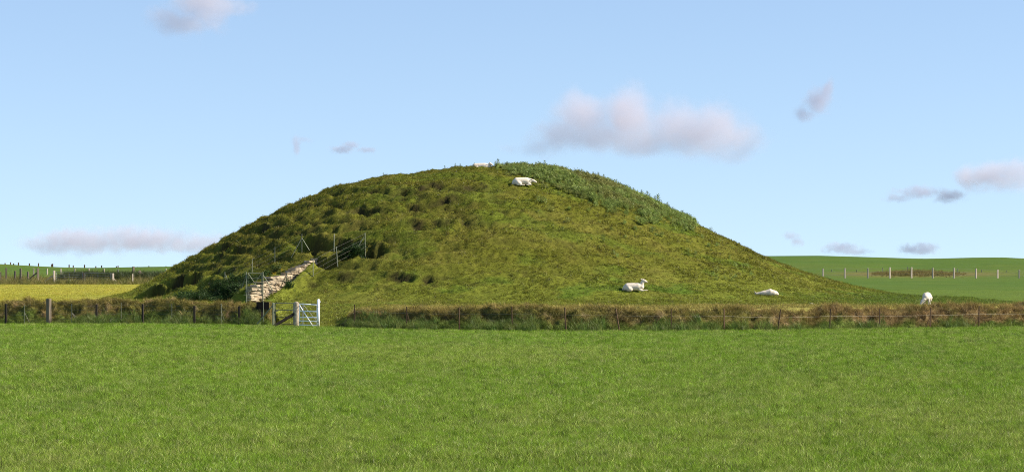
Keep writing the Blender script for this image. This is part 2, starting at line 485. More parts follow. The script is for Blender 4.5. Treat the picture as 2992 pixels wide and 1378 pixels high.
def lying(head, nose, foreleg=True, hind=True):
    """x forward, y left, z up; local origin on the ground under the belly"""
    h, n_ = Vector(head), Vector(nose)
    L_ = [((-.30, 0, .22), .20, (.20, 0, .235), .195), ((.20, 0, .235), .185, (.36, 0, .235), .15), ((-.32, 0, .20), .19, (-.40, 0, .18), .15),
          ((-.24, -.13, .14), .145, (-.16, -.17, .10), .10), ((-.24, .13, .14), .145, (-.16, .17, .10), .10),
          ((.36, 0, .27), .112, (h - (n_ - h) * .15), .070), (h, .080, h.lerp(n_, .5), .064), (h.lerp(n_, .5), .062, n_, .040),
          ((-.50, 0, .20), .045, (-.55, 0, .08), .032)]
    if hind: L_ += [((-.30, -.19, .10), .060, (-.26, -.22, .04), .042), ((-.26, -.22, .04), .040, (.02, -.23, .028), .028), ((.02, -.23, .028), .030, (.08, -.23, .026), .026)]
    if foreleg: L_ += [((.30, -.10, .12), .065, (.42, -.14, .05), .042), ((.42, -.14, .05), .038, (.20, -.17, .03), .027)]
    return L_
L1 = lying((.50, -.04, .36), (.62, -.13, .31), False, False)
L2 = lying((.55, -.06, .25), (.71, -.12, .175))
L3 = lying((.47, -.02, .54), (.63, -.04, .475), False, False)
L3 += [((.28, -.08, .10), .075, (.40, -.10, .05), .045), ((.40, -.10, .05), .040, (.60, -.10, .075), .028), ((.60, -.10, .075), .03, (.66, -.10, .06), .026),
       ((.36, 0, .27), .13, (.43, -.01, .42), .09)]
L4 = [((-.30, 0, .12), .125, (-.16, 0, .125), .14), ((-.16, 0, .15), .145, (.02, 0, .115), .12), ((.02, 0, .115), .12, (.12, 0, .105), .115), ((.12, 0, .105), .115, (.26, 0, .09), .085), ((.26, 0, .09), .075, (.44, -.01, .08), .055), ((.44, -.01, .08), .062, (.50, -.04, .07), .055),
      ((.50, -.04, .07), .052, (.56, -.13, .045), .034), ((-.32, -.02, .12), .12, (-.42, -.06, .10), .10), ((-.42, -.08, .11), .085, (-.52, -.17, .055), .05), ((-.52, -.17, .055), .04, (-.50, -.30, .03), .024),
      ((.16, -.08, .10), .07, (.12, -.20, .045), .042), ((.12, -.20, .045), .035, (.24, -.32, .03), .024)]
L5 = [((-.30, 0, .47), .19, (.22, 0, .46), .185), ((.22, 0, .46), .17, (.38, 0, .43), .13), ((-.30, 0, .47), .18, (-.40, 0, .44), .14),
      ((.38, 0, .42), .115, (.50, -.12, .25), .075), ((.50, -.12, .25), .076, (.54, -.18, .17), .064), ((.54, -.18, .17), .06, (.58, -.24, .06), .042), ((-.50, 0, .45), .045, (-.54, 0, .28), .03)]
for sx in (-.11, .11):
    L5 += [((.24, sx, .34), .075, (.25, sx, .2), .042), ((.25, sx, .2), .04, (.25, sx, .0), .026), ((-.30, sx, .40), .12, (-.27, sx, .26), .065), ((-.27, sx, .26), .05, (-.35, sx, .18), .036), ((-.35, sx, .18), .034, (-.33, sx, 0), .026)]
L1 = sheep_mesh(L1, (((.46, .05, .42), (-.3, .6, .5)), ((.48, -.10, .42), (-.3, -.7, .4))))
L2 = sheep_mesh(L2, (((.485, -.11, .32), (-.6, -.6, .15)), ((.48, .03, .335), (-.6, .5, .3))))
L3 = sheep_mesh(L3, (((.40, -.08, .59), (-.8, -.3, .25)), ((.41, .05, .60), (-.6, .6, .4))))
L4 = sheep_mesh(L4, (((.49, .01, .12), (.55, .25, .75)), ((.47, -.08, .10), (.3, -.6, .4))))
L5 = sheep_mesh(L5, (((.46, -.20, .30), (-.1, -.9, .2)), ((.52, -.06, .30), (.3, .9, .2))))

# ------------------------------------------------------------------ scattered grass (geometry nodes, kind stuff)
def tuft_mesh(name, n, h, spread, w, lean, mat, seed, segs=2, hvar=.4):
    rg = np.random.default_rng(seed)
    V, Fc, rn, hg = [], [], [], []
    for i in range(n):
        a = rg.random() * 6.283; rr = spread * math.sqrt(rg.random())
        bx, by = rr * math.cos(a), rr * math.sin(a)
        fa = rg.random() * 6.283
        dx, dy = math.cos(fa), math.sin(fa)
        hh = h * (1 - hvar + 2 * hvar * rg.random()); ln = lean * hh * (0.3 + rg.random())
        wa = rg.random() * 6.283; wx, wy = math.cos(wa) * w / 2, math.sin(wa) * w / 2
        k0 = len(V); r_ = rg.random()
        for sgi in range(segs + 1):
            t = sgi / segs
            cx, cy, cz = bx + dx * ln * t * t, by + dy * ln * t * t, hh * (t - 0.18 * t * t * min(1, lean))
            ww = (1 - t) ** 0.7
            if sgi < segs:
                V += [(cx - wx * ww, cy - wy * ww, cz), (cx + wx * ww, cy + wy * ww, cz)]; rn += [r_, r_]; hg += [t, t]
            else:
                V.append((cx, cy, cz)); rn.append(r_); hg.append(1.0)
        for sgi in range(segs - 1):
            b = k0 + 2 * sgi; Fc.append((b, b + 1, b + 3, b + 2))
        b = k0 + 2 * (segs - 1); Fc.append((b, b + 1, b + 2))
    me = bpy.data.meshes.new(name); me.from_pydata(V, [], Fc); me.update()
    for nm, dat in (('rnd', rn), ('hgt', hg)):
        at = me.attributes.new(nm, 'FLOAT', 'POINT'); at.data.foreach_set('value', np.array(dat, np.float32))
    me.materials.append(mat)
    return bpy.data.objects.new(name, me)

def leafy_mesh(name, nst, h, spread, leaf, mat, seed, nl=12):
    """weed clump: stems carrying drooping pointed leaves"""
    rg = np.random.default_rng(seed)
    V, Fc, rn, hg = [], [], [], []
    for s_ in range(nst):
        a = rg.random() * 6.283; rr = spread * math.sqrt(rg.random())
        b = Vector((rr * math.cos(a), rr * math.sin(a), 0)); hh = h * (.65 + .5 * rg.random())
        top = b + Vector((rg.normal() * .08 * h, rg.normal() * .08 * h, hh))
        r_ = rg.random()
        k0 = len(V); V += [b + Vector((-.008, 0, 0)), b + Vector((.008, 0, 0)), top]; rn += [r_] * 3; hg += [0, 0, .5]; Fc.append((k0, k0 + 1, k0 + 2))
        for i in range(nl):
            t = .12 + .88 * (i + rg.random() * .6) / nl
            p = b.lerp(top, min(t, 1))
            fa = i * 2.4 + rg.random()
            d = Vector((math.cos(fa), math.sin(fa), 0)); ll = leaf * (1.15 - .6 * t) * (.7 + .6 * rg.random())
            up = .15 + .75 * t
            tip = p + d * ll + Vector((0, 0, ll * up * .7))
            mid = p + d * (ll * .5) + Vector((0, 0, ll * up * .6))
            sd = Vector((-d.y, d.x, 0)) * ll * .17
            k0 = len(V); r2 = rg.random(); V += [p, mid - sd, tip, mid + sd]; rn += [r2] * 4; hg += [t * .4, t * .7, t, t * .7]; Fc.append((k0, k0 + 1, k0 + 2, k0 + 3))
    me = bpy.data.meshes.new(name); me.from_pydata([tuple(v) for v in V], [], Fc); me.update()
    for nm, dat in (('rnd', rn), ('hgt', hg)):
        at = me.attributes.new(nm, 'FLOAT', 'POINT'); at.data.foreach_set('value', np.array(dat, np.float32))
    me.materials.append(mat)
    return bpy.data.objects.new(name, me)

def scatter(name, src, P, S, tint, label, cat, tilt=0.15, parent=None):
    """one stuff object: every point carries a tuft"""
    n = len(P)
    me = bpy.data.meshes.new(name)
    me.vertices.add(n); me.vertices.foreach_set('co', np.asarray(P, np.float32).ravel())
    rot = np.stack([rng.normal(0, tilt, n), rng.normal(0, tilt, n), rng.random(n) * 6.283], -1).astype(np.float32)
    a = me.attributes.new('rot', 'FLOAT_VECTOR', 'POINT'); a.data.foreach_set('vector', rot.ravel())
    a = me.attributes.new('tint', 'FLOAT_VECTOR', 'POINT'); a.data.foreach_set('vector', np.clip(tint, 0, 1).astype(np.float32).ravel())
    a = me.attributes.new('scl', 'FLOAT', 'POINT'); a.data.foreach_set('value', np.asarray(S, np.float32))
    a = me.attributes.new('pick', 'INT', 'POINT'); a.data.foreach_set('value', rng.integers(0, len(src), n).astype(np.int32))
    me.update()
    o = link(name, me, parent)
    ng = bpy.data.node_groups.new(name, 'GeometryNodeTree')
    ng.interface.new_socket('Geometry', in_out='INPUT', socket_type='NodeSocketGeometry')
    ng.interface.new_socket('Geometry', in_out='OUTPUT', socket_type='NodeSocketGeometry')
    N, Lk = ng.nodes, ng.links
    gi, go = N.new('NodeGroupInput'), N.new('NodeGroupOutput')
    g2i = N.new('GeometryNodeGeometryToInstance')
    for s_ in reversed(src):
        oi = N.new('GeometryNodeObjectInfo'); oi.inputs['Object'].default_value = s_; oi.inputs['As Instance'].default_value = False
        Lk.new(oi.outputs['Geometry'], g2i.inputs[0])
    ip = N.new('GeometryNodeInstanceOnPoints')
    ip.inputs['Pick Instance'].default_value = True
    def named(nm, ty):
        k = N.new('GeometryNodeInputNamedAttribute'); k.data_type = ty; k.inputs['Name'].default_value = nm
        return k.outputs['Attribute']
    Lk.new(gi.outputs[0], ip.inputs['Points']); Lk.new(g2i.outputs[0], ip.inputs['Instance'])
    Lk.new(named('pick', 'INT'), ip.inputs['Instance Index'])
    e2r = N.new('FunctionNodeEulerToRotation'); Lk.new(named('rot', 'FLOAT_VECTOR'), e2r.inputs[0]); Lk.new(e2r.outputs[0], ip.inputs['Rotation'])
    Lk.new(named('scl', 'FLOAT'), ip.inputs['Scale'])
    Lk.new(ip.outputs[0], go.inputs[0])
    md = o.modifiers.new('tufts', 'NODES'); md.node_group = ng
    return tag(o, label, cat, kind='stuff')

TF_FIELD = [tuft_mesh('sward_tuft', 20, .105, .11, .009, .85, M['blade'], 100 + i) for i in range(5)]
TF_SHORT = [tuft_mesh('short_tuft', 14, .075, .10, .012, .8, M['blade'], 120 + i) for i in range(4)]
TF_LONG = [tuft_mesh('long_tuft', 22, .26, .12, .014, .7, M['blade_dry'], 140 + i, segs=3) for i in range(4)]
TF_RANK = [tuft_mesh('rank_tuft', 26, .40, .14, .016, .55, M['blade'], 160 + i, segs=3) for i in range(4)]
TF_WEED = [leafy_mesh('weed_clump', 4, .40, .14, .17, M['leaf'], 180 + i) for i in range(4)]

# ------------------------------------------------------------------ colours of the ground (noise driven; the scar brown also holds painted shade)
C_OLIVE, C_DRY, C_RICH, C_SOIL_SHADE = (.118, .122, .014), (.195, .175, .036), (.082, .142, .014), (.036, .028, .012)
def col_mound(X, Y, scar):
    m, r, w, front = mound_smooth(X, Y)
    n1 = fbm(X * .16, Y * .22, 31, 4); n2 = fbm(X * .55, Y * .8, 32, 4); n3 = fbm(X * 1.6, Y * 2.2, 33, 3)
    c = np.broadcast_to(np.array(C_OLIVE), X.shape + (3,)).copy()
    low = 1 - sstep(.2, 2.6, m)
    c = mixc(c, (.158, .180, .022), low * .85)
    c = mixc(c, C_RICH, np.clip(sstep(.05, .8, n2 + .5 * n1) * (.35 + .35 * low + .25 * sstep(3, 12, X)), 0, 1))
    c = mixc(c, C_DRY, np.clip(sstep(.15, .9, -n2 * .8 + n1) * .24, 0, 1))
    c = mixc(c, (.125, .098, .024), np.clip(sstep(.0, .8, n3 - .3 * n2) * (1 - low) * .28, 0, 1))
    v = Y - Yb(X)
    edge = (1 - sstep(8, 15, v + 3.0 * n2)) * sstep(-7.5, -4, X)
    c = mixc(c, (.30, .255, .075), edge * .75)
    g = gapf(X, -11.0, -6.5) * (1 - sstep(7, 11, v))
    c = mixc(c, (.17, .19, .028), g * .7)
    c = mixc(c, (.095, .150, .020), sstep(13, 19, X + 2 * n2) * (1 - sstep(.1, .7, m)) * sstep(4, 8, v) * .8)
    c = mixc(c, C_SOIL_SHADE, np.clip(scar * 1.1, 0, .95))  # bare soil on scar faces, darkened to paint in their shade
    s, t = trench_st(X, Y)
    c = mixc(c, (.16, .12, .08), ((s > .3) & (s < TL) & (t > -.4) & (t < .1)) * .8)
    return c * (1 + .13 * n3[..., None])

def bank_height(X):
    hb = np.interp(X, [-40, -23, -17, -11, -7, -4, 1.4, 7, 12.5, 15.5, 18, 22, 40], [.98, .98, .95, .92, .84, .82, .82, .80, .80, .73, .72, .88, .92])
    return hb + .14 * sstep(7, 12, X) * fbm(X * .33, X * 0 + 9.1, 47, 2) + .15 * fbm(X * .55, X * 0 + 3.1, 41, 3) + .04 * fbm(X * 2.2, X * 0 + 1.1, 42, 2)

def bank_full(X, v):
    hb = bank_height(X)
    wav = .28 * fbm(X * .45, v * .3, 43, 3)
    foot, top = .05 + wav * .5, 1.9 + wav
    p = sstep(0, 1, (v - foot) / (top - foot)) ** .85
    back = sstep(top + .1, top + 1.3, v)
    z = hb * p - back * (hb - base(X, Yb(X) + 3.0) + .06)
    face = 4 * p * (1 - p)
    z = z + face * (.22 * fbm(X * 1.4, v * 1.6, 44, 3) + .10 * fbm(X * 4.5, v * 5, 45, 2)) + .05 * p * fbm(X * 3, v * 3, 46, 3)
    g = gapf(X, -10.35, -7.55)
    return z * (1 - g) - .35 * g, p, face

def col_bank(X, v, p):
    n1 = fbm(X * .28, v * .5, 51, 3); n2 = fbm(X * 1.1, v * 1.6, 52, 4); n3 = fbm(X * 3.4, v * 4, 53, 3)
    right = sstep(4, 14, X)
    c = np.broadcast_to(np.array((.125, .115, .028)), X.shape + (3,)).copy()
    c = mixc(c, (.200, .128, .056), np.clip(sstep(-.25, .6, n2 + .5 * n1 + .5 * right - .2) * (.25 + .50 * right), 0, 1))
    c = mixc(c, (.30, .215, .115), np.clip(sstep(.35, .95, n3 + .4 * n2) * .6, 0, 1))
    c = mixc(c, (.055, .040, .020), np.clip(sstep(.25, .8, -n3 * .6 + n1 * .6 - n2 * .4) * .6, 0, 1))
    c = mixc(c, (.095, .145, .026), (1 - sstep(.12, .50, p + .22 * n2)) * .85)
    c = mixc(c, (.215, .175, .055), sstep(.80, 1.0, p + .1 * n2) * .70 * (.45 + .55 * sstep(-6, -3, X) * (1 - .5 * right)))
    return c

# ------------------------------------------------------------------ foreground field
def axis(*segs):
    out = []
    for a, b, st in segs: out.append(np.arange(a, b, st))
    out.append([segs[-1][1]])
    return np.concatenate(out)

def z_field(X, Y):
    v = Y - Yb(X)
    return .05 * fbm(X * .06, Y * .06, 61, 3) * (1 - sstep(-14, -2, v)) + .025 * fbm(X * .5, Y * .5, 62, 2) * (1 - sstep(-4, -.5, v)) - .5 * sstep(.7, 1.2, v) * (1 - gapf(X)) - .25 * sstep(.0, .9, v) * gapf(X)
fxs = axis((-400, -60, 20), (-60, -30, 1.5), (-30, 30, .4), (30, 60, 1.5), (60, 400, 20))
fvs = axis((-400, -120, 20), (-120, -60, 1.0), (-60, 1.2, .4))
X, V = np.meshgrid(fxs, fvs); Y = Yb(X) + V
n1, n2 = fbm(X * .09, Y * .2, 63, 4), fbm(X * .5, Y * .9, 64, 3)
def col_field(X, Y):
    n1, n2 = fbm(X * .07, Y * .045, 63, 4), fbm(X * .55, Y * .28, 64, 4)
    c = np.broadcast_to(np.array((.134, .226, .018)), X.shape + (3,)).copy()
    c = mixc(c, (.190, .252, .040), np.clip(sstep(-.3, 1.0, n1 * .5 + .8 * n2) * .6, 0, 1))
    c = mixc(c, (.092, .180, .016), np.clip(sstep(.1, .9, n2 - n1 * .5) * .55, 0, 1))
    return c
field = link('field', grid_mesh('field', X, Y, z_field(X, Y), M['sward'], col_field(X, Y) * .8))
tag(field, 'flat bright green grass field in the foreground', 'field', kind='structure')

# ------------------------------------------------------------------ mound, bank, fields behind
gx = axis((-40, -26, .5), (-26, 22, .105), (22, 27, .3), (27, 44, .6))
gy = axis((98, 118, .14), (118, 141, .105), (141, 150, .3), (150, 180, .8))
X, Y = np.meshgrid(gx, gy)
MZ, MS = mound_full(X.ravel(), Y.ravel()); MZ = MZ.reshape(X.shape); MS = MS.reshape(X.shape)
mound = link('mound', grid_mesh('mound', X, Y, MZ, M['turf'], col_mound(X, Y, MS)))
tag(mound, 'large rounded grass covered earth mound with worn turf steps', 'mound', kind='structure')

def bil(G, x, y):
    i = np.clip(np.searchsorted(gx, x) - 1, 0, len(gx) - 2); j = np.clip(np.searchsorted(gy, y) - 1, 0, len(gy) - 2)
    tx = np.clip((x - gx[i]) / (gx[i + 1] - gx[i]), 0, 1); ty = np.clip((y - gy[j]) / (gy[j + 1] - gy[j]), 0, 1)
    return (G[j, i] * (1 - tx) + G[j, i + 1] * tx) * (1 - ty) + (G[j + 1, i] * (1 - tx) + G[j + 1, i + 1] * tx) * ty

def ground(x, y):
    """height of whatever ground surface is on top at a point"""
    x = np.atleast_1d(np.asarray(x, float)); y = np.atleast_1d(np.asarray(y, float))
    v = y - Yb(x)
    z = np.where((x > -39) & (x < 43) & (y > 98.5) & (y < 179), bil(MZ, x, y), base(x, y))
    z = np.where(v < 1.0, np.maximum(z_field(x, y), z), z)
    b = bank_full(x, np.clip(v, -.3, 3.5))[0]
    return np.where((v > -.2) & (v < 3.4), np.maximum(z, b), z)

bx_ = axis((-45, -28, .4), (-28, 28, .10), (28, 50, .4))
bv_ = axis((-.15, 2.2, .055), (2.2, 3.5, .13))
X, V = np.meshgrid(bx_, bv_)
BZ, BP, BF = bank_full(X.ravel(), V.ravel()); BZ = BZ.reshape(X.shape); BP = BP.reshape(X.shape)
BZ[0, :] -= .2; BZ[-1, :] -= .25
bank = link('earth_bank', grid_mesh('earth_bank', X, Yb(X) + V, BZ, M['bankturf'], col_bank(X, V, BP)))
tag(bank, 'low brown turf bank running along the far edge of the green field', 'bank', kind='structure')

px_ = axis((-1500, -300, 60), (-300, -120, 12), (-120, 120, 2.0), (120, 300, 12), (300, 1500, 60))
pv_ = axis((1.6, 40, 2.0), (40, 200, 3.0), (200, 420, 6.0), (420, 1600, 40))
X, V = np.meshgrid(px_, pv_); Y = Yb(X) + V
Z = base(X, Y)
Z = Z - 0.6 * ((X > -38.5) & (X < 42.5) & (Y > 99) & (Y < 178))
Z = Z - 0.6 * ((np.abs(X) < 50) & (V < 3.0))
n1, n2 = fbm(X * .03, Y * .03, 71, 4), fbm(X * .22, Y * .1, 72, 3)
c = np.broadcast_to(np.array((.076, .130, .016)), X.shape + (3,)).copy()
c = mixc(c, (.100, .140, .020), sstep(-.3, .8, n1) * .6)
c = mixc(c, (.12, .15, .022), np.clip(sstep(.0, .9, n2), 0, 1) * .45)
a_ = X / Y * F
rough_r = sstep(760, 1100, a_) * (1 - sstep(150, 1400, np.abs(a_ - 1160) * 3.2)) * np.exp(-((Y - 304) / 9.) ** 2)
c = mixc(c, (.16, .13, .04), np.clip(rough_r * 1.2, 0, 1))
verge = sstep(198, 204, Y) * (1 - sstep(226, 240, Y)) * (1 - sstep(-700, -400, a_))
c = mixc(c, (.13, .135, .032), verge * .8)
pasture = link('pasture', grid_mesh('pasture', X, Y, Z, M['far'], c))
tag(pasture, 'green pasture rising to the low hills behind the mound', 'pasture', kind='structure')

# bright yellow-green hay field behind the bank on the left
ty = axis((121.5, 150, 1.0), (150, 205, 1.5))
tu = np.linspace(0, 1, 60)
Xr = np.interp(ty, [121.5, 128, 138, 143, 160, 205], [-19.6, -20.6, -21.6, -21.5, -12, -4])
Xl = np.full_like(ty, -120.0)
X = Xl[:, None] + (Xr - Xl)[:, None] * (tu[None, :] ** .6); Y = np.repeat(ty[:, None], 60, 1)
Y = np.maximum(Y, Yb(X) + 2.2 + (ty[:, None] - 121.5) * .02)
n1, n2 = fbm(X * .12, Y * .05, 81, 4), fbm(X * .6, Y * .2, 82, 3)
def col_hay(X, Y):
    n1, n2 = fbm(X * .12, Y * .05, 81, 4), fbm(X * .6, Y * .2, 82, 3)
    c = np.broadcast_to(np.array((.33, .315, .045)), X.shape + (3,)).copy()
    c = mixc(c, (.275, .29, .04), sstep(-.2, .8, n1) * .8)
    return mixc(c, (.40, .33, .07), sstep(.1, .9, n2) * .5)
hay = link('hay_field', grid_mesh('hay_field', X, Y, np.maximum(base(X, Y), H0(X, Y) * (np.hypot(X + .5, Y - 140) > 21.4)) + .09, M['sward'], col_hay(X, Y)))
tag(hay, 'bright yellow hay field behind the bank on the left', 'field', kind='structure')

# ------------------------------------------------------------------ grass stuff
def strew(n, x0, x1, y0, y1): return rng.uniform(x0, x1, n), rng.uniform(y0, y1, n)

# foreground sward: within the wedge a person near the camera would look over, thinning with distance
u = rng.random(210000)
Yg = 22 * (118 / 22) ** u
Xg = rng.uniform(-1, 1, len(Yg)) * (Yg * .235 + 1.6)
k = Yg < Yb(Xg) + .30 + .35 * fbm(Xg * .7, Xg * 0 + 2.2, 65, 3)
Xg, Yg = Xg[k], Yg[k]
Sg = (.54 + .0032 * Yg) * rng.uniform(.75, 1.3, len(Xg))
tint = col_field(Xg, Yg) * (1.06 + .38 * rng.normal(size=len(Xg)))[:, None]
pale = rng.random(len(Xg)) < .22
tint[pale] = mixc(tint[pale], (.42, .43, .16), np.full(pale.sum(), .55))
scatter('field_grass', TF_FIELD, np.stack([Xg, Yg, z_field(Xg, Yg)], -1), Sg, tint, 'dense green grass blades covering the foreground field', 'grass', .2)

# mound turf
x, y = strew(190000, -25, 25, 101, 146)
v = y - Yb(x)
sc = bil(MS, x, y); m_ = mound_smooth(x, y)[0]
k = (v > .3 + 1.9 * (1 - gapf(x))) & (rng.random(len(x)) > sc * 1.15) & (x > -21.5)
s, t = trench_st(x, y)
k &= ~((s > -.6) & (s < TL + .1) & (t > -.62) & (t < .25))
x, y, sc = x[k], y[k], sc[k]; m_ = m_[k]
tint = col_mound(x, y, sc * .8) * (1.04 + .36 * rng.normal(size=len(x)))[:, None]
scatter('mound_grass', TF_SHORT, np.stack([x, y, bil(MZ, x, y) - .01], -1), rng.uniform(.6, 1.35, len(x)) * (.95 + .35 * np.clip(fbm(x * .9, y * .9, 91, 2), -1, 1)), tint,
        'short grazed olive grass on the mound and the ground round it', 'grass', .3)
# longer dry tussocks, thickest on the worn left side and along the top of the bank
x, y = strew(16000, -22, 24, 101, 144)
v = y - Yb(x); m_ = mound_smooth(x, y)[0]
dens = .08 + .30 * sstep(.3, 1.5, m_) * (1 - sstep(-9, 4, x)) * sstep(-.1, .6, fbm(x * .6, y * .6, 92, 3)) + .5 * (1 - sstep(2.5, 6, v)) * sstep(-6, -3, x)
s, t = trench_st(x, y)
k = (rng.random(len(x)) < dens) & (v > 2.3) & (x > -21.2) & ~((s > -.8) & (s < TL + .1) & (t > -1.0) & (t < .6))
x, y = x[k], y[k]
tint = mixc(col_mound(x, y, x * 0), (.20, .165, .05), np.full(len(x), .45)) * (1 + .25 * rng.normal(size=len(x)))[:, None]
scatter('tussocks', TF_LONG, np.stack([x, y, bil(MZ, x, y) - .02], -1), rng.uniform(.4, .85, len(x)), tint, 'dry buff tussocks scattered over the worn side of the mound', 'grass', .3)

# bank: shaggy dry turf on the face, rank green grass along its foot
x, v = rng.uniform(-27, 27, 46000), rng.uniform(.1, 2.6, 46000)
z, p, _f = bank_full(x, v)
k = (gapf(x, -10.35, -7.55) < .3) & (rng.random(len(x)) < .85)
x, v, z, p = x[k], v[k], z[k], p[k]
tint = col_bank(x, v, p) * (1.22 + .32 * rng.normal(size=len(x)))[:, None]
scatter('bank_grass', TF_SHORT * 2 + TF_LONG[:1], np.stack([x, Yb(x) + v, z - .02], -1), rng.uniform(.5, 1.1, len(x)), tint, 'shaggy dry grass on the turf bank', 'grass', .45)
x = rng.uniform(-27, 27, 9000); v = rng.normal(.18, .30, 9000)
clump = fbm(x * .8, x * 0 + 7.7, 95, 3)
k = (gapf(x, -10.6, -7.3) < .4) & (rng.random(len(x)) < sstep(-.1, .9, clump + .3 * sstep(-8, -5, x) * (1 - sstep(1, 4, x))) * (.22 + .78 * (1 - sstep(1, 5, x))))
x, v, clump = x[k], v[k], clump[k]
z = bank_full(x, np.maximum(v, -.1))[0]
tint = mixc(np.broadcast_to(np.array((.085, .150, .030)), (len(x), 3)), (.19, .22, .06), rng.random(len(x)) ** 2) * (1 + .2 * rng.normal(size=len(x)))[:, None]
scatter('rank_grass', TF_RANK, np.stack([x, Yb(x) + v, np.maximum(z, 0) - .03], -1), rng.uniform(.45, 1.05, len(x)), tint, 'rank dark green grass along the foot of the bank', 'grass', .2)

# hay
x, y = rng.uniform(-30, -15, 16000), 121 + 84 * rng.random(16000) ** 1.4
x = x * (y / 125.0)
k = (x < np.interp(y, [121.5, 128, 138, 143, 160, 205], [-19.6, -20.6, -21.6, -21.5, -12, -4])) & (y > Yb(x) + 2.3)
x, y = x[k], y[k]
scatter('hay_stubble', TF_FIELD, np.stack([x, y, base(x, y) + .07], -1), rng.uniform(.6, 1.0, len(x)), col_hay(x, y) * (1.05 + .2 * rng.normal(size=len(x)))[:, None], 'yellow stems of the hay field', 'grass', .2)

# rough verge round the farm gates, with dark rushes behind them
x, y = rng.uniform(-52, -24, 5200), rng.uniform(203.5, 232, 5200)
tint = mixc(np.broadcast_to(np.array((.10, .12, .03)), (len(x), 3)), (.20, .17, .06), rng.random(len(x))) * (1 + .2 * rng.normal(size=len(x)))[:, None]
k = ~((np.abs(y - 214) < 1.6) & (x > -38.5) & (x < -32))
scatter('verge_grass', TF_LONG + TF_RANK[:1], np.stack([x[k], y[k], base(x[k], y[k]) - .03], -1), rng.uniform(.8, 1.7, k.sum()), tint[k], 'rough pale grass verge around the far gates', 'grass', .2)
x, y = rng.uniform(-38.3, -29.3, 1500), rng.uniform(218, 226, 1500)
k = rng.random(len(x)) < sstep(-.5, .4, fbm(x * .5, y * .5, 97, 3) + .2)
x, y = x[k], y[k]
tint = mixc(np.broadcast_to(np.array((.035, .055, .020)), (len(x), 3)), (.08, .10, .035), rng.random(len(x)) ** 2)
scatter('rushes', TF_RANK, np.stack([x, y, base(x, y) - .03], -1), rng.uniform(1.4, 2.4, len(x)), tint, 'dark green rushes behind the far metal gates', 'rushes', .15)
# brown rough patch by the far right fence
a = rng.uniform(1050, 1330, 900); y = rng.normal(304, 4, 900); x = a * y / F
scatter('rough_patch', TF_LONG, np.stack([x, y, base(x, y) - .03], -1), rng.uniform(1.0, 2.2, 900) * np.clip(1.2 - np.abs(a - 1180) / 160, .2, 1), mixc(np.broadcast_to(np.array((.13, .13, .04)), (900, 3)), (.20, .16, .06), rng.random(900)), 'brown rough grass along the far right fence', 'grass', .2)

# thistles and nettles over the right shoulder
def in_patch(px, py):
    lo = np.interp(px, [1440, 1500, 1560, 1640, 1720, 1800, 1880, 1960, 2030], [478, 506, 524, 560, 596, 622, 640, 652, 662])
    lo = lo - 4 + 20 * fbm(px * .022, py * .022, 99, 3) + 10 * rng.normal(size=np.shape(px))
    return (px > 1450) & (px < 2030) & (py < lo)
x, y = strew(17000, -1.5, 12, 126, 146)
zz = bil(MZ, x, y); pxs = CX + x * F / y; pys = HZ + (CAMZ - zz) * F / y
k = in_patch(pxs, pys) | ((y > 136) & in_patch(pxs, pys + 25))
k |= (rng.random(len(x)) < .012) & (x > 1)
x, y, zz = x[k], y[k], zz[k]
tint = mixc(np.broadcast_to(np.array((.205, .270, .070)), (len(x), 3)), (.32, .37, .11), rng.random(len(x)) ** 1.5) * (1 + .15 * rng.normal(size=len(x)))[:, None]
tint = mixc(tint, (.26, .23, .08), sstep(.0, .8, fbm(x * .5, y * .5, 98, 3)) * .65)
scatter('thistle_patch', TF_WEED, np.stack([x, y, zz - .03], -1), rng.uniform(.32, .68, len(x)) * (1 + .5 * sstep(0, .8, fbm(x * .7, y * .7, 96, 3))), tint, 'thick green thistles and nettles over the right shoulder of the mound', 'thistles', .25)
# nettles in the shade left of the wicket gate, and dark clumps standing in for shadow by the cutting
pts = []
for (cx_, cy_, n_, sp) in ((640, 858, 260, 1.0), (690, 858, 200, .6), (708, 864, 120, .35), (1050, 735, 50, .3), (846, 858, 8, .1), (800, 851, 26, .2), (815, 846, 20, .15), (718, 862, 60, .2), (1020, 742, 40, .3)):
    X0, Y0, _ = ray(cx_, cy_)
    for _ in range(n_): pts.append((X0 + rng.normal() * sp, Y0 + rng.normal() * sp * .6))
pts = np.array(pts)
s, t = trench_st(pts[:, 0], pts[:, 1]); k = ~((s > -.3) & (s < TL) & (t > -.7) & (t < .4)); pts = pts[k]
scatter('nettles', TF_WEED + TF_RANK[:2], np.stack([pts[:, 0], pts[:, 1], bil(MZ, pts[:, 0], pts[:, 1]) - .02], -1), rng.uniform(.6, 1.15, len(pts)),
        mixc(np.broadcast_to(np.array((.030, .060, .018)), (len(pts), 3)), (.07, .11, .03), rng.random(len(pts)) ** 2), 'dark nettles beside the wicket gate, some filling in shadow by the cutting', 'nettles', .25)

# ------------------------------------------------------------------ fences, gates and posts
def onfence(px, off=0.0):
    Y = 110.0
    for _ in range(12): Y = float(Yb((px - CX) * Y / F)) + off
    return Y

def gz(X, Y): return float(ground(X, Y)[0])

def post_pts(tx, ty_, bx, by, Y):
    """pixel ends of a post at depth Y -> world ends, foot sunk into the ground"""
    t, b = pw(tx, ty_, Y), pw(bx, by, Y)
    d = (t - b).normalized()
    g = gz(b.x, Y)
    drop = max(0.0, b.z - g) + 0.12
    return b - d * (drop / max(d.z, .5)), t, b

def wires(parent, tops_bots, fr, r, mat, sag=0.0):
    for f in fr:
        pts = []
        for i, (b, t) in enumerate(tops_bots):
            pts.append(b.lerp(t, f))
            if sag and i + 1 < len(tops_bots):
                b2, t2 = tops_bots[i + 1]
                m = b.lerp(t, f).lerp(b2.lerp(t2, f), .5); m.z -= sag; pts.append(m)
        MB().poly(pts, r).build('wire', mat, parent)

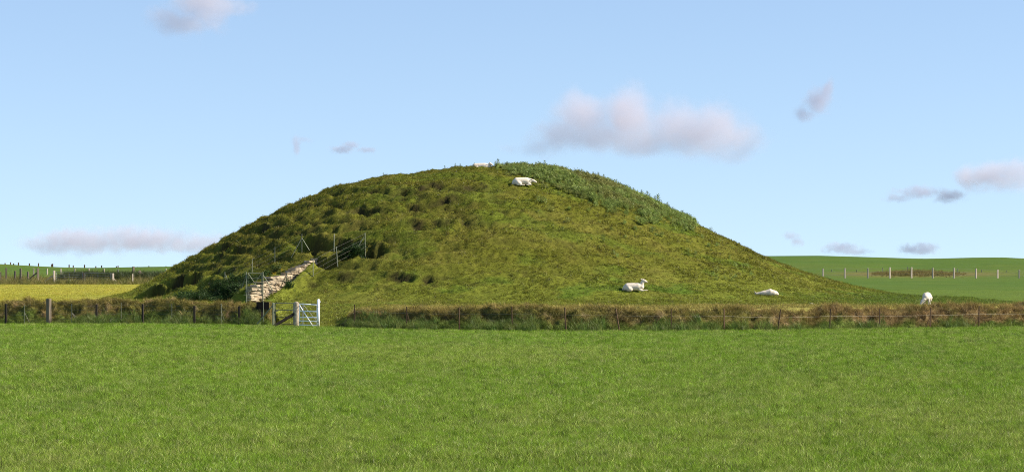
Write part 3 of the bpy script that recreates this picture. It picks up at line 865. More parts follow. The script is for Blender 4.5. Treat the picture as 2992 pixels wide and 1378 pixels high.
# front fence, left run: dark stakes, thin rods between them
def fence_root(name, loc, label):
    e = empty(name, loc); return tag(e, label, 'fence')
fl = fence_root('stake_fence', pw(300, 945, onfence(300)), 'low wire fence of dark wooden stakes in front of the bank, left of the gates')
tb = []
for px, y0, y1, kind in ((-62, 887, 940, 'd'), (17.5, 887, 940, 'd'), (71, 889, 943, 't'), (142.5, 872, 947, 'S'), (209.5, 886, 941, 't'), (282, 888, 941, 'd'), (354, 884, 939, 't'),
                         (417, 888, 941, 'd'), (502, 887, 939, 't'), (568, 893, 942, 'd'), (646.5, 886, 938, 't'), (698.6, 894, 951, 'd')):
    Y = onfence(px, .08); f, t, b = post_pts(px, y0, px, y1, Y)
    if kind == 'd': MB().bar(f, t, .095, .085, yaw=R(random.uniform(-15, 15)), wob=.04).build('stake', M['woodd'], fl)
    elif kind == 'S': MB().bar(f, t, .21, .17, yaw=R(-38), wob=.02).build('straining_post', M['woodg'], fl)
    else: MB().tube(f, t, .016, n=6).build('rod', M['metalg'], fl)
    tb.append((b, t))
for px, y0, x2, y2 in ((71, 910, 86, 941), (210, 912, 224, 940), (212, 915, 236, 941), (646, 905, 655, 935)):
    Y = onfence(px, .08); MB().tube(pw(px, y0, Y), pw(x2, y2, Y + .1), .008, n=5).build('brace', M['wire'], fl)
wires(fl, tb, (.18, .42, .66, .9), .003, M['galvd'])

# front fence, right run: thin rusty stakes
fr_ = fence_root('iron_stake_fence', pw(1700, 960, onfence(1700)), 'thin rusty stake and wire fence in front of the bank, right of the gates')
tb = []
for tx, y0, bx, y1 in ((1036, 889, 1036, 940), (1188, 895, 1188, 946), (1341, 897, 1342, 950), (1495, 895, 1497, 952), (1650, 897, 1653, 954), (1799, 900, 1808, 955), (1961, 901, 1962, 961),
                       (2116, 902, 2116, 957), (2281, 902, 2272, 969), (2427, 901, 2424, 958), (2570, 900, 2570, 958), (2720, 898, 2718, 957), (2861, 893, 2860, 955), (3010, 895, 3010, 955), (3150, 893, 3150, 950)):
    Y = onfence(bx, .10); f, t, b = post_pts(tx, y0, bx, y1, Y)
    MB().bar(f, t, .045, .042, yaw=R(random.uniform(-20, 20)), wob=.05).build('stake', M['rust'], fr_); tb.append((b, t))
for px, y0, x2, y2 in ((2718, 925, 2706, 954), (2858, 925, 2846, 954), (1190, 915, 1197, 940)):
    Y = onfence(px, .10); MB().tube(pw(px, y0, Y), pw(x2, y2, Y - .1), .012, n=5).build('brace', M['rust'], fr_)
wires(fr_, tb, (.62,), .0022, M['wire'], .01)

# notice board seen from behind
Y = onfence(766, .25)
sb = tag(empty('notice_board', pw(766, 947, Y)), 'black notice board on a dark post beside the gates', 'sign')
f, t, b = post_pts(766, 879, 766, 946, Y)
MB().bar(f, t, .10, .09, yaw=R(10)).build('post', M['woodd'], sb)
MB().bar(pw(749, 892, Y - .07), pw(786, 892, Y - .03), .04, .32, yaw=R(90), bev=.1).build('board', M['black'], sb)
MB().tube(pw(770, 946, Y - .12), pw(769, 880, Y - .12), .014, n=6).build('rod', M['metalg'], sb)

# dark small gate left of the stone post
Y = onfence(830, .35)
pg = tag(empty('metal_post', pw(799, 950, Y)), 'green grey metal gate post with a slanting stay, beside the notice board', 'post')
f, t, b = post_pts(799, 884, 799, 948, Y)
MB().bar(f, t, .085, .085, yaw=R(20)).build('shaft', M['metalg'], pg)
MB().tube(pw(796, 893, Y), pw(751, 946, Y + .15), .026, n=6).build('stay', M['metalg'], pg)
MB().bar(pw(793, 887, Y - .03), pw(800, 887, Y - .03), .05, .05).build('latch', M['galvd'], pg)
dg = tag(empty('dark_gate', pw(830, 950, Y)), 'thin dark bar gate between the metal post and the stone post', 'gate')
for y_ in (885, 904.5, 924.5, 945): MB().tube(pw(803, y_, Y), pw(860, y_ + .5, Y - .1), .017, n=6).build('rail', M['galvd'], dg)
for x_ in (858, 804): hu = MB().tube(pw(x_, 884, Y), pw(x_, 947, Y), .019, n=6).build('upright', M['galvd'], dg)
MB().tube(pw(804, 908, Y - .03), pw(811, 908, Y - .03), .02, n=6).build('latch', M['galvd'], hu)

# thick weathered gatepost with its leaning strut
Y = onfence(866, .05)
gp = tag(empty('gatepost', pw(866, 953, Y)), 'thick weathered round topped gatepost with a leaning strut, between the two gates', 'post')
f, t, b = post_pts(866, 881, 866, 953, Y)
m_ = MB(); n_ = 14
rows = [(f, .112), (f.lerp(t, .5), .108), (f.lerp(t, .92), .108), (f.lerp(t, .975), .098), (t, .055)]
vs = [p + Vector((math.cos(2 * math.pi * k / n_) * r_ * (1 + .06 * math.sin(5 * k + i)), math.sin(2 * math.pi * k / n_) * r_, 0)) for i, (p, r_) in enumerate(rows) for k in range(n_)]
fs = [(i * n_ + k, i * n_ + (k + 1) % n_, (i + 1) * n_ + (k + 1) % n_, (i + 1) * n_ + k) for i in range(4) for k in range(n_)] + [tuple(range(4 * n_, 5 * n_))]
m_.add(vs, fs).build('shaft', M['stone'], gp)
MB().bar(pw(784, 955, Y - .1) - Vector((0, 0, .1)), pw(862, 915, Y), .15, .13, yaw=R(90), bev=.15).build('strut', M['woodd'], gp)
MB().tube(pw(872, 895, Y - .1), pw(877, 893, Y - .1), .02, n=6).build('hinge', M['rust'], gp)

# bright galvanised gate
Y = onfence(900, .0)
gg = tag(empty('galvanised_gate', pw(900, 953, Y)), 'bright galvanised five bar gate standing at the gap in the bank', 'gate')
A, B_ = (876, Y), (927, Y - .15)
for (ya, yb) in ((887.5, 890), (908, 909.5), (926.5, 926.5), (937, 938), (948.5, 950)):
    MB().tube(pw(876, ya, A[1]), pw(927, yb, B_[1]), .026, n=8).build('rail', M['galv'], gg, True)
hu = MB().tube(pw(875.5, 886, Y), pw(875.5, 954, Y), .022, n=8).build('upright', M['galv'], gg, True)
MB().tube(pw(926.5, 888, Y - .15), pw(926.5, 951, Y - .15), .022, n=8).build('upright', M['galv'], gg, True)
MB().tube(pw(875, 891, Y - .05), pw(916, 955, Y - .17), .024, n=8).build('diagonal_brace', M['galv'], gg, True)
for y_ in (894, 941): MB().tube(pw(874, y_, Y), pw(878, y_, Y), .03, n=6).build('hinge', M['rust'], hu)
gpp = tag(empty('steel_gatepost', pw(930, 953, Y)), 'tall pale steel gatepost at the right end of the galvanised gate', 'post')
f, t, b = post_pts(930.5, 873, 930, 951, Y - .12)
MB().tube(f, t - Vector((0, 0, .03)), .062, .062, n=14).tube(t - Vector((0, 0, .03)), t, .062, .03, n=14).build('shaft', M['galv'], gpp, True)
MB().tube(pw(934, 882, Y - .12), pw(936.5, 880, Y - .12), .03, n=6).build('cap_bolt', M['galv'], gpp)
for y_ in (895, 940): MB().tube(pw(926, y_, Y - .2), pw(931, y_, Y - .2), .016, n=6).build('latch', M['galvd'], gpp)
# second post behind it with a slanting stay
Y2 = Y + 1.3
pb = tag(empty('rear_metal_post', pw(885, 951, Y2)), 'dull metal post with slanting stay seen through the galvanised gate', 'post')
f, t, b = post_pts(885, 885, 884, 951, Y2)
MB().bar(f, t, .075, .07, yaw=R(15)).build('shaft', M['metalg'], pb)
MB().tube(pw(887, 892, Y2), pw(922, 934, Y2 + .2), .026, n=6).build('stay', M['metalg'], pb)
MB().bar(pw(878, 884.5, Y2), pw(890, 884.5, Y2), .045, .045).build('cap', M['metalg'], pb)

# ------------------------------------------------------------------ cutting: dry stone wall made of single stones
def stone_mesh(seed):
    rg = random.Random(seed)
    bm = bmesh.new(); bmesh.ops.create_cube(bm, size=1.0)
    for v_ in bm.verts: v_.co += Vector((rg.uniform(-.07, .07), rg.uniform(-.10, .10), rg.uniform(-.10, .10)))
    bmesh.ops.bevel(bm, geom=list(bm.edges), offset=.07, segments=1, affect='EDGES')
    me = bpy.data.meshes.new('stone'); bm.to_mesh(me); bm.free(); me.materials.append(M['flag']); return me
SM = [stone_mesh(i) for i in range(8)]
w0 = T0 - TN * .45
dw = tag(empty('dry_stone_wall', (float(w0[0]), float(w0[1]), 1.1)), 'pale stepped dry stone wall climbing from the wicket gate to the passage', 'wall')
bang = math.atan2(TD[1], TD[0])
def wall_top(s):
    k = math.floor((s + .2) / .43) * .43
    return 1.56 + .262 * max(k + .1, -.2) + .05 * math.sin(k * 7.3)
s_edges = np.arange(-.35, TL + .15, .05)
z_low = 1.0
course = 0; zc = z_low
while zc < 4.2:
    hgt = random.uniform(.05, .10)
    s_ = .20 + random.uniform(-.06, .06) + .05 * (course % 2)
    while s_ < TL + .1:
        ln = random.uniform(.25, .7)
        tp = wall_top(s_ + ln / 2)
        fl_z = float(trench_floor(s_))
        if zc + hgt * .5 < tp and zc > fl_z - .15 and zc > tp - 1.2:
            o = link('stone', SM[random.randrange(8)], dw)
            c_ = T0 + TD * (s_ + ln / 2) - TN * (.40 + random.uniform(-.035, .03))
            o.matrix_parent_inverse = Matrix.Translation(-Vector(dw.location))
            o.location = (float(c_[0]), float(c_[1]), zc + hgt / 2)
            o.scale = (ln * .985, .34 + random.uniform(0, .1), hgt * 1.02)
            o.rotation_euler = (0, R(random.uniform(-1.5, 1.5)), bang + R(random.uniform(-3, 3)))
        s_ += ln
    zc += hgt; course += 1
# lintel over the passage mouth and red-brown panel near the top of the wall
pm = T0 + TD * (TL - .75) - TN * .18
hz_ = float(H0(np.array([pm[0]]), np.array([pm[1]]))[0])
X_, Y_, Z_ = ray(898, 779)
rp = tag(empty('brown_panel', (X_, Y_, Z_)), 'small red brown panel at the top of the stone wall', 'panel')
MB().bar(pw(888, 779, Y_ + .35), pw(908, 780, Y_ + .35), .05, .17, yaw=R(90)).build('face', M['door'], rp)
MB().bar(pw(887.5, 786, Y_ + .33), pw(887.5, 774.5, Y_ + .33), .04, .05).build('edge_post', M['woodd'], rp)

# wire fence climbing both sides of the cutting
def zpost(parent, name, tx, ty_, bx, by, r, mat, Y=None):
    if Y is None: Y = ray(bx, by)[1]
    f, t, b = post_pts(tx, ty_, bx, by, Y)
    MB().tube(f, t, r, n=7).build(name, mat, parent)
    return (b, t), Y
eA = fence_root('upper_slope_fence', Vector(ray(737, 798)), 'thin wire fence climbing the slope above the stone wall')
tb = []
for tx, t_, bx, b_ in ((657, 794, 657, 832), (737, 756, 737, 798), (803, 721, 803, 764), (882, 683, 882, 733)):
    q, Y = zpost(eA, 'post', tx, t_, bx, b_, .020, M['metalg']); tb.append(q)
YA = Y
for x2, y2 in ((851, 750), (904, 729)):
    Y2 = ray(x2, y2)[1]; MB().tube(pw(882, 695, YA), pw(x2, y2 + 2, Y2), .018, n=6).build('stay', M['metalg'], eA)
Y0_ = ray(657, 832)[1]; MB().tube(pw(659, 802, Y0_), pw(675, 845, Y0_ - .5), .018, n=6).build('stay', M['metalg'], eA)
wires(eA, tb, (.12, .38, .64, .92), .0024, M['wire'])
eB = fence_root('lower_slope_fence', Vector(ray(915, 812)), 'thin wire fence climbing the grass in front of the stone wall')
tb = []
for tx, t_, bx, b_ in ((838, 794, 838, 853), (915, 757, 915, 810), (982.5, 720, 986, 770), (1066.5, 680, 1067, 727)):
    q, Y = zpost(eB, 'post', tx, t_, bx, b_, .022, M['metalg']); tb.append(q)
MB().tube(pw(1063, 692, Y), pw(1040, 731, ray(1040, 734)[1]), .020, n=6).build('stay', M['metalg'], eB)
MB().tube(pw(836, 803, ray(838, 853)[1]), pw(818, 842, ray(838, 853)[1] + .3), .018, n=6).build('stay', M['metalg'], eB)
wires(eB, tb, (.12, .38, .64, .95), .0034, M['wire'])
# link along the back above the passage
eC = tag(empty('short_post', Vector(ray(977, 738))), 'single thin post in the hollow above the passage mouth', 'post')
zpost(eC, 'shaft', 976.5, 683, 976, 737, .024, M['metalg'], YA - .3)
MB().tube(pw(976.5, 686, YA - .33), pw(976.5, 692, YA - .33), .032, n=6).build('insulator', M['wire'], eC)

# wicket gate at the foot of the cutting
Yw = 120.75
wg = tag(empty('wicket_gate', pw(743, 868, Yw)), 'metal wicket gate with crossed braces at the foot of the stone wall', 'gate')
for y_ in (797.5, 813, 826, 838, 848.5): MB().tube(pw(725, y_, Yw), pw(764, y_, Yw), .016, n=6).build('rail', M['metalg'], wg)
for x_ in (724.5, 764.5): MB().tube(pw(x_, 796, Yw), pw(x_, 861, Yw), .015, n=6).build('upright', M['metalg'], wg)
MB().tube(pw(725, 798, Yw - .03), pw(764, 856, Yw - .03), .013, n=6).build('cross_brace', M['metalg'], wg)
MB().tube(pw(764, 798, Yw - .05), pw(725, 856, Yw - .05), .013, n=6).build('cross_brace', M['metalg'], wg)
MB().bar(pw(722, 818, Yw - .05), pw(725, 818, Yw - .05), .1, .1).build('latch', M['galvd'], wg)
for x_, sx, sy, lab in ((720, 706, 842, 'slim gatepost left of the wicket gate with a stay to the left'), (768, 797, 848, 'slim gatepost right of the wicket gate with a stay to the right')):
    e = tag(empty('wicket_post', pw(x_, 866, Yw)), lab, 'post')
    f, t, b = post_pts(x_, 794, x_, 868, Yw)
    MB().tube(f, t, .028, n=8).build('shaft', M['metalg'], e)
    MB().tube(pw(x_, 802, Yw), pw(sx, sy, Yw + .1), .02, n=6).build('stay', M['metalg'], e)

# ------------------------------------------------------------------ far fences and farm gates on the left
def far_row(name, label, rows, Y, w, mat, wfr=(), wr=.012, pname='post'):
    e = fence_root(name, pw(rows[0][0], rows[0][2], Y), label); tb = []
    for (px, y0, y1) in rows:
        f, t, b = post_pts(px, y0, px, y1, Y)
        if f.z > b.z: f.z = b.z - .1
        MB().bar(f, t, w, w * .9, yaw=R(random.uniform(-25, 25)), wob=.03).build(pname, mat, e); tb.append((b, t))
    if wfr: wires(e, tb, wfr, wr, M['wire'])
    return e
far_row('skyline_fence', 'weathered fence posts standing on the skyline at the far left',
        [(-30, 764, 771), (15, 768, 774), (31, 765.5, 776), (40, 769, 776), (54, 766.5, 777), (86, 769, 779), (112.5, 768, 781), (151, 771, 783), (154, 770, 783), (202, 773, 784), (214, 774.5, 785), (247, 773, 786), (280, 777, 787), (297, 775, 787), (340, 777, 787), (345, 776, 787), (402, 779, 785), (435, 776.5, 785), (485, 777, 784)], 392, .17, M['rust'])
far_row('pale_post_fence', 'row of small pale posts on the slope behind the far gates',
        [(98, 783, 797), (138, 784, 798), (178, 784, 799), (218, 784, 798), (260, 784, 798), (304, 785, 798), (346, 786, 799), (447, 793, 811), (485, 785, 797)], 262, .12, M['woodp'], (.85,), .005)
far_row('field_edge_fence', 'uneven pale posts and wire along the hay field at the far left',
        [(-40, 795, 824), (1, 794, 824), (18, 782, 809), (44, 791, 814), (60, 784, 811), (82, 793, 824)], 216, .14, M['woodg'], (.5, .85), .006)

def strut_post(name, label, px, y0, y1, Y, w, struts, mat):
    e = tag(empty(name, pw(px, y1, Y)), label, 'post')
    f, t, b = post_pts(px, y0, px, y1, Y)
    MB().bar(f, t, w, w, yaw=R(25), wob=.02).build('shaft', mat, e)
    for (x1, ya, x2, yb) in struts: MB().bar(pw(x2, yb + 2, Y + .2), pw(x1, ya, Y), .12, .1, yaw=R(90)).build('strut', mat, e)
    return e
YG = 213.0
strut_post('straining_post', 'straining post with a long strut sloping left, left of the far gates', 110.5, 783, 812, YG, .17, [(108, 796, 84, 814)], M['woodg'])
strut_post('farm_gatepost', 'pale gatepost with a strut at the left end of the far gates', 158, 790, 829, YG, .16, [(153, 806, 127, 822)], M['woodp'])
strut_post('farm_gatepost', 'pale gatepost with a strut at the right end of the far gates', 330, 798, 831, YG, .16, [(330, 812, 350, 831)], M['woodp'])
strut_post('farm_gatepost', 'dark middle post where the two far gates meet', 243.5, 796, 826, YG, .14, [], M['woodd'])
strut_post('high_post', 'tall weathered post with side arms near the foot of the mound', 390, 778, 803, YG + 14, .18, [(388, 791, 378, 802)], M['woodg'])
strut_post('thin_stake', 'thin pale stake beside the hay field corner near the mound', 387.5, 800, 831, YG - 5, .09, [], M['woodp'])
strut_post('braced_post', 'stout post with two struts sloping right towards the mound', 408, 790, 816, YG + 8, .18, [(410, 795, 438, 816), (409, 796, 427, 819)], M['woodg'])
for (xa, xb, ya, yb, lab) in ((164, 241, 795, 797, 'long dark field gate, left one of the pair on the far verge'), (248, 324, 797, 799, 'long dark field gate, right one of the pair on the far verge')):
    e = tag(empty('field_gate', pw((xa + xb) / 2, 828, YG)), lab, 'gate')
    for k, fr__ in enumerate((0, .24, .44, .62, .80, 1.0)):
        MB().tube(pw(xa, ya + 30 * fr__, YG), pw(xb, yb + 28 * fr__, YG), .026, n=6).build('rail', M['galvd'], e)
    for x_ in (xa, (xa + xb) / 2, xb):
        MB().tube(pw(x_, ya, YG), pw(x_, ya + 31, YG), .024, n=6).build('upright', M['metalp'] if x_ != (xa + xb) / 2 else M['galvd'], e)

# far fences on the right
far_row('white_post_fence', 'evenly spaced pale posts and wire across the pasture on the right',
        [(2339 - 64, 783, 809), (2339 - 45, 787, 812), (2339 + 66, 784, 812), (2469, 783, 811.5), (2536, 783, 811.5), (2600, 780.5, 811), (2663.5, 780, 809), (2725, 782, 810), (2788, 782.5, 811.5), (2852, 784, 812), (2915, 787, 812), (2978, 788, 813), (3044, 789, 814), (3110, 790, 815)], 288, .155, M['woodp'], (.3, .6, .9), .008)
far_row('grey_post_fence', 'thin grey posts behind the white posts in the right hand pasture',
        [(2430, 788, 805), (2503.5, 788, 807), (2579, 781, 800), (2652, 779, 797), (2797, 784, 800), (2868, 788, 807), (2940, 790, 808)], 312, .09, M['metalg'])

# ------------------------------------------------------------------ small things on the mound
X_, Y_, Z_ = ray(2372, 890)
bm = bmesh.new(); bmesh.ops.create_icosphere(bm, subdivisions=3, radius=1)
for v_ in bm.verts:
    q = v_.co.copy(); v_.co = Vector((q.x * .13, q.y * .11, q.z * .085)) * (1 + .18 * math.sin(5 * q.x + 3 * q.z) * math.cos(4 * q.y))
me = bpy.data.meshes.new('pale_stone'); bm.to_mesh(me); bm.free(); me.materials.append(M['pale'])
ps = link('pale_stone', me); ps.location = (X_, Y_, gz(X_, Y_) + .03); ps.rotation_euler = (0, 0, .5)
tag(ps, 'small pale stone in the grass just above the bank', 'stone')

# single thistles breaking the skyline
def thistle_mesh(seed):
    rg = random.Random(seed); m_ = MB(); h = .42
    m_.tube((0, 0, -.06), (rg.uniform(-.03, .03), rg.uniform(-.03, .03), h), .012, .006, n=5)
    for i in range(22):
        t = .15 + .85 * i / 21; fa = i * 2.4 + rg.uniform(-.3, .3)
        d = Vector((math.cos(fa), math.sin(fa), 0)); ll = .20 * (1.15 - .65 * t) * rg.uniform(.75, 1.2)
        p = Vector((0, 0, h * t)); tip = p + d * ll + Vector((0, 0, ll * (.25 + .75 * t)))
        mid = p.lerp(tip, .45) + Vector((0, 0, .02)); sd = Vector((-d.y, d.x, .3)) * ll * .16
        m_.add([p, mid - sd, tip, mid + sd], [(0, 1, 2, 3)])
    m_.tube((0, 0, h), (0, 0, h + .035), .022, .014, n=6)
    me = bpy.data.meshes.new('thistle'); me.from_pydata(m_.v, [], m_.f); me.update(); me.materials.append(M['thistle']); return me
M['thistle'] = simple('thistle_leaf', (.17, .22, .09), .7, var=.3, scale=10, spec=.15)
TM = [thistle_mesh(i) for i in range(5)]
for (px, sc_) in ((1447, .8), (1456, .95), (1483, .6), (1498, .6), (1512, .7), (1531, .55), (1540, .7), (1556, .75), (1563, .65), (1576, .8), (1590, .85), (1619, .8), (1643, .7), (1655, .7), (1668, .7), (1692, .95), (1699, 1.0), (1716, .75), (1733, .8), (1748, .8), (1765, .8),
                  (1783, .75), (1800, .8), (1822, .75), (1832, .8), (1850, .8), (1876, .85), (1890, 1.15), (1896, .95), (1914, .9), (1921, 1.25), (1927, 1.0), (1950, .85), (1965, .6), (1993, .75), (2006, .9), (2040, .5), (1120, .4), (1300, .45), (1330, .45), (1345, .4), (1386, .6)):
    Ys = np.arange(124, 148, .05); Xs = (px - CX) * Ys / F
    el = (bil(MZ, Xs, Ys) - CAMZ) / Ys; k_ = int(np.argmax(el))
    o = link('thistle', TM[random.randrange(5)]); o.location = (float(Xs[k_]), float(Ys[k_]), float(bil(MZ, Xs, Ys)[k_]))
    sc_ *= random.uniform(.62, .95); o.scale = (sc_,) * 3; o.rotation_euler = (random.uniform(-.12, .12), random.uniform(-.12, .12), random.uniform(0, 6))
    where = next(w for lim, w in ((1400, 'small thistle on the skyline left of the topmost sheep'), (1470, 'thistle on the skyline beside the head of the topmost sheep'), (1600, 'thistle on the skyline above the curled sheep'), (1710, 'thistle on the skyline below the large cloud, just right of the mound top'),
                                 (1860, 'thistle on the skyline halfway down the right shoulder of the mound'), (1885, 'lone thistle just left of the two tall skyline thistles'), (1893, 'tall spiky thistle on the skyline, upper of the two tall ones'), (1918, 'low thistle between the two tall skyline thistles'), (1923, 'tallest spiky thistle on the skyline, lower of the two tall ones'), (9999, 'last small thistle on the skyline where the thistle patch ends')) if px < lim)
    tag(o, where, 'thistle', 'thistles along the skyline of the mound')

# small yellow flowers beside the top of the wall
def flower_mesh():
    m_ = MB()
    for i in range(7):
        a = i * 2.4; r_ = .05 * math.sqrt(i); c_ = Vector((r_ * math.cos(a), r_ * math.sin(a), .16 + .02 * (i % 3)))
        m_.add([c_ + Vector((.022 * math.cos(k * 1.047), .022 * math.sin(k * 1.047), .008 * math.sin(k))) for k in range(6)], [(0, 1, 2, 3, 4, 5)])
        m_.tube((c_.x * .5, c_.y * .5, 0), c_, .003, n=3)
    me = bpy.data.meshes.new('flower'); me.from_pydata(m_.v, [], m_.f); me.materials.append(simple('yellow_petal', (.75, .50, .03), .6, var=.1)); return bpy.data.objects.new('flower', me)
pts = []
for _ in range(24):
    s_, t_ = rng.uniform(2.4, 4.4), -.75 - abs(rng.normal(0, .25)); p = T0 + TD * s_ + TN * t_; pts.append((p[0], p[1], bil(MZ, p[0], p[1])))
scatter('yellow_flowers', [flower_mesh()], np.array(pts, float), rng.uniform(.5, .8, len(pts)), np.ones((len(pts), 3)) * .5, 'small yellow flowers along the top of the stone wall', 'flowers')

# ------------------------------------------------------------------ sheep
def sheep(loc, yaw, limbs, label, eyes, scale=1.0, ears=()):
    me = limbs
    o = link('sheep', me); o.location = loc; o.rotation_euler = (0, 0, yaw); o.scale = (scale,) * 3
    for c in eyes:
        b2 = bmesh.new(); bmesh.ops.create_icosphere(b2, subdivisions=2, radius=.014, matrix=Matrix.Translation(c))
        e_ = bpy.data.meshes.new('eye'); b2.to_mesh(e_); b2.free(); e_.materials.append(M['eye']); link('eye', e_, o)
    tag(o, label, 'sheep', 'sheep resting and grazing on the mound')
    return o

def ground_at(px, py):
    X_, Y_, Z_ = ray(px, py); return Vector((X_, Y_, gz(X_, Y_) - .02))

# sheep on the skyline
p = ground_at(1405, 482); Ys = np.arange(130, 148, .05); Xs = (1406 - CX) * Ys / F
k_ = int(np.argmax((bil(MZ, Xs, Ys) - CAMZ) / Ys)); p = Vector((float(Xs[k_]), float(Ys[k_]) + .25, float(bil(MZ, Xs, Ys)[k_]) - .22))
sheep(p, R(-8), L1, 'white sheep lying on the very top of the mound against the sky', ((.56, -.11, .37),), 1.0)
# sheep below the top
p = ground_at(1527, 541)
sheep(p, R(3), L2, 'white sheep curled on the upper slope with its hind leg folded under', ((.56, -.09, .27),), .98)
# sheep with raised head
p = ground_at(1852, 852)
sheep(p, R(-2), L3, 'white sheep lying with its head raised and one foreleg stretched out', ((.53, -.085, .555),), .96)
# sheep flat on its side
p = ground_at(2240, 864); p.z += .06
sheep(p, R(180), L4, 'white sheep lying flat with its head on the grass, facing left', ((.52, -.09, .10),), 1.08)
# standing sheep, grazing, seen end on
Yst = 116.5; Xst = (2708 - CX) * Yst / F
sheep(Vector((Xst, Yst, gz(Xst, Yst) - .02)), R(-106), L5, 'white sheep standing and grazing beyond the bank on the right', ((.53, -.235, .20), (.59, -.14, .20)), .97)

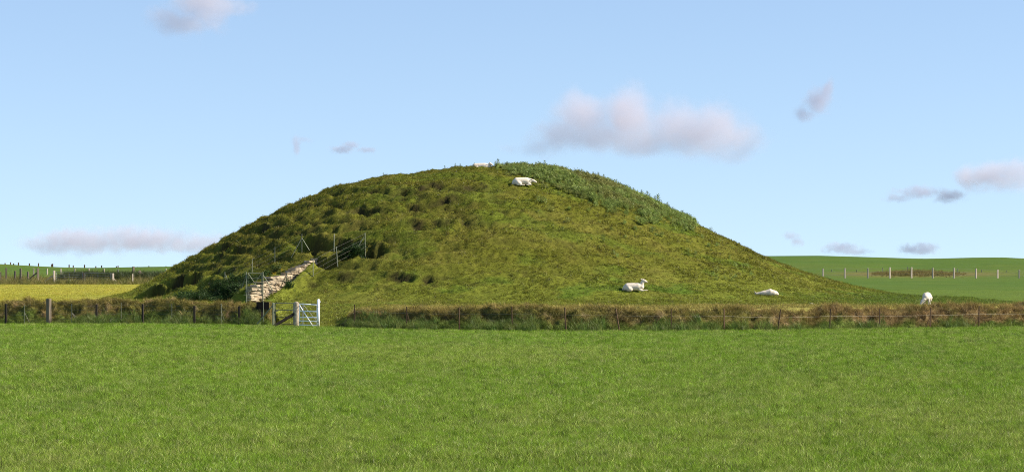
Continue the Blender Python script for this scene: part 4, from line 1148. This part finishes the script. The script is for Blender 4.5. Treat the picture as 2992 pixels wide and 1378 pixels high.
# ------------------------------------------------------------------ clouds: real volumes, about 3.5 km away
def cloud(label, lobes, dens, D=3500.0, warp=.5, nscale=1.0, col=(.80, .765, .83), cut=.34):
    lobes = [(a, b, c_ * 1.25, d * 1.3) for a, b, c_, d in lobes]; dens *= .62
    kx = D / F
    W = [((px - CX) * kx, CAMZ + (HZ - py) * kx, rx * kx, ry * kx) for px, py, rx, ry in lobes]
    x0 = min(w[0] - w[2] for w in W); x1 = max(w[0] + w[2] for w in W); z0 = min(w[1] - w[3] for w in W); z1 = max(w[1] + w[3] for w in W)
    c = Vector(((x0 + x1) / 2, D, (z0 + z1) / 2)); hx, hz = (x1 - x0) / 2, (z1 - z0) / 2
    hy = max(w[3] for w in W) * 1.5
    bm = bmesh.new(); bmesh.ops.create_icosphere(bm, subdivisions=4, radius=1)
    for v_ in bm.verts:   # rounded slab that holds all lobes
        q = v_.co; s_ = 1.0 / (abs(q.x) ** 5 + abs(q.y) ** 5 + abs(q.z) ** 5) ** .2
        v_.co = Vector((q.x * s_ * hx * 1.22, q.y * s_ * hy * 1.3, q.z * s_ * hz * 1.3))
    me = bpy.data.meshes.new('cloud'); bm.to_mesh(me); bm.free()
    m, n, l = new_mat('cloud_vapour')
    o_ = n.new('ShaderNodeOutputMaterial'); pv = n.new('ShaderNodeVolumePrincipled'); l.new(pv.outputs[0], o_.inputs['Volume'])
    pv.inputs['Color'].default_value = (*col, 1); pv.inputs['Anisotropy'].default_value = .1
    tc = n.new('ShaderNodeTexCoord')
    rmax = max(w[3] for w in W)
    nz = n.new('ShaderNodeTexNoise'); nz.inputs['Scale'].default_value = .55 * nscale / rmax; nz.inputs['Detail'].default_value = 3
    of = n.new('ShaderNodeVectorMath'); of.operation = 'ADD'; of.inputs[1].default_value = (c.x * 1.7 + 900, 0, c.z * 3.1)
    l.new(tc.outputs['Object'], of.inputs[0]); l.new(of.outputs[0], nz.inputs['Vector'])
    sb_ = n.new('ShaderNodeVectorMath'); sb_.operation = 'SUBTRACT'; sb_.inputs[1].default_value = (.5, .5, .5); l.new(nz.outputs['Color'], sb_.inputs[0])
    sc_ = n.new('ShaderNodeVectorMath'); sc_.operation = 'MULTIPLY_ADD'; sc_.inputs[1].default_value = (warp * rmax * 3.2, warp * rmax * 2, warp * rmax * 1.6)
    l.new(sb_.outputs[0], sc_.inputs[0]); l.new(tc.outputs['Object'], sc_.inputs[2])
    last = None
    for (wx, wz, rx, rz) in W:
        a = n.new('ShaderNodeVectorMath'); a.operation = 'SUBTRACT'; a.inputs[1].default_value = (wx - c.x, 0, wz - c.z); l.new(sc_.outputs[0], a.inputs[0])
        b_ = n.new('ShaderNodeVectorMath'); b_.operation = 'MULTIPLY'; b_.inputs[1].default_value = (1 / rx, 1 / (rz * 1.5), 1 / rz); l.new(a.outputs[0], b_.inputs[0])
        d_ = n.new('ShaderNodeVectorMath'); d_.operation = 'LENGTH'; l.new(b_.outputs[0], d_.inputs[0])
        if last is None: last = d_.outputs['Value']
        else:
            mn = n.new('ShaderNodeMath'); mn.operation = 'SMOOTH_MIN'; mn.inputs[2].default_value = .25
            l.new(last, mn.inputs[0]); l.new(d_.outputs['Value'], mn.inputs[1]); last = mn.outputs[0]
    inv = n.new('ShaderNodeMath'); inv.operation = 'SUBTRACT'; inv.inputs[0].default_value = 1.0; l.new(last, inv.inputs[1])
    n2 = n.new('ShaderNodeTexNoise'); n2.inputs['Scale'].default_value = 1.5 * nscale / rmax; n2.inputs['Detail'].default_value = 5; n2.inputs['Roughness'].default_value = .6
    l.new(of.outputs[0], n2.inputs['Vector'])
    ma = n.new('ShaderNodeMath'); ma.operation = 'MULTIPLY_ADD'; ma.inputs[1].default_value = 1.5; ma.inputs[2].default_value = -.75; l.new(n2.outputs[0], ma.inputs[0])
    ad = n.new('ShaderNodeMath'); ad.operation = 'ADD'; l.new(inv.outputs[0], ad.inputs[0]); l.new(ma.outputs[0], ad.inputs[1])
    mr = n.new('ShaderNodeMapRange'); mr.interpolation_type = 'SMOOTHSTEP'; mr.inputs['From Min'].default_value = cut * .25; mr.inputs['From Max'].default_value = cut + .5
    mr.inputs['To Max'].default_value = dens / (rmax); l.new(ad.outputs[0], mr.inputs[0])
    l.new(mr.outputs[0], pv.inputs['Density'])
    me.materials.append(m)
    o = link('cloud', me); o.location = c
    tag(o, label, 'cloud', 'small clouds drifting over the mound')
cloud('large mauve cloud with rounded tops above the right shoulder of the mound', [(1690, 345, 105, 75), (1860, 340, 110, 95), (2030, 375, 150, 80), (2120, 400, 90, 60), (1630, 400, 120, 50), (1850, 405, 330, 52), (1560, 425, 100, 26)], 1.7)
cloud('soft pinkish cloud cut off by the top edge of the sky', [(600, 5, 95, 75), (520, 60, 90, 45), (660, 30, 80, 35)], 1.4)
cloud('long flat bluish cloud low over the left horizon', [(250, 705, 180, 40), (420, 700, 200, 42), (560, 715, 160, 32), (150, 715, 110, 26)], 1.5)
cloud('small ragged grey cloud to the right of the large one', [(2395, 290, 45, 42), (2425, 262, 25, 35), (2360, 330, 35, 28)], 1.1, col=(.62, .60, .70))
cloud('pinkish cloud at the right edge of the sky', [(2900, 515, 90, 45), (2960, 510, 80, 50), (2830, 520, 45, 40)], 1.4)
cloud('thin ragged cloud trailing left of the pink one at the right', [(2680, 562, 75, 20), (2770, 572, 55, 22), (2620, 580, 40, 12)], 1.1, col=(.62, .61, .72))
cloud('faint hooked wisp of cloud, left one of the two above the mound', [(868, 425, 14, 28), (885, 410, 26, 10)], .9, col=(.62, .63, .75))
cloud('faint slanting wisp of cloud, right one of the two above the mound', [(1000, 436, 45, 13), (1025, 424, 28, 13), (1070, 438, 35, 10)], .9, col=(.62, .63, .75))
cloud('tiny faint cloud just right of the mound above the hill', [(2310, 690, 28, 14), (2330, 706, 20, 16)], .8, col=(.62, .63, .75))
cloud('small flat bluish cloud low over the hill, nearer the mound', [(2460, 725, 65, 18), (2500, 735, 50, 12)], 1.2, col=(.68, .70, .82))
cloud('small flat bluish cloud low over the hill, farther right', [(2665, 728, 50, 16), (2700, 725, 50, 17)], 1.2, col=(.68, .70, .82))
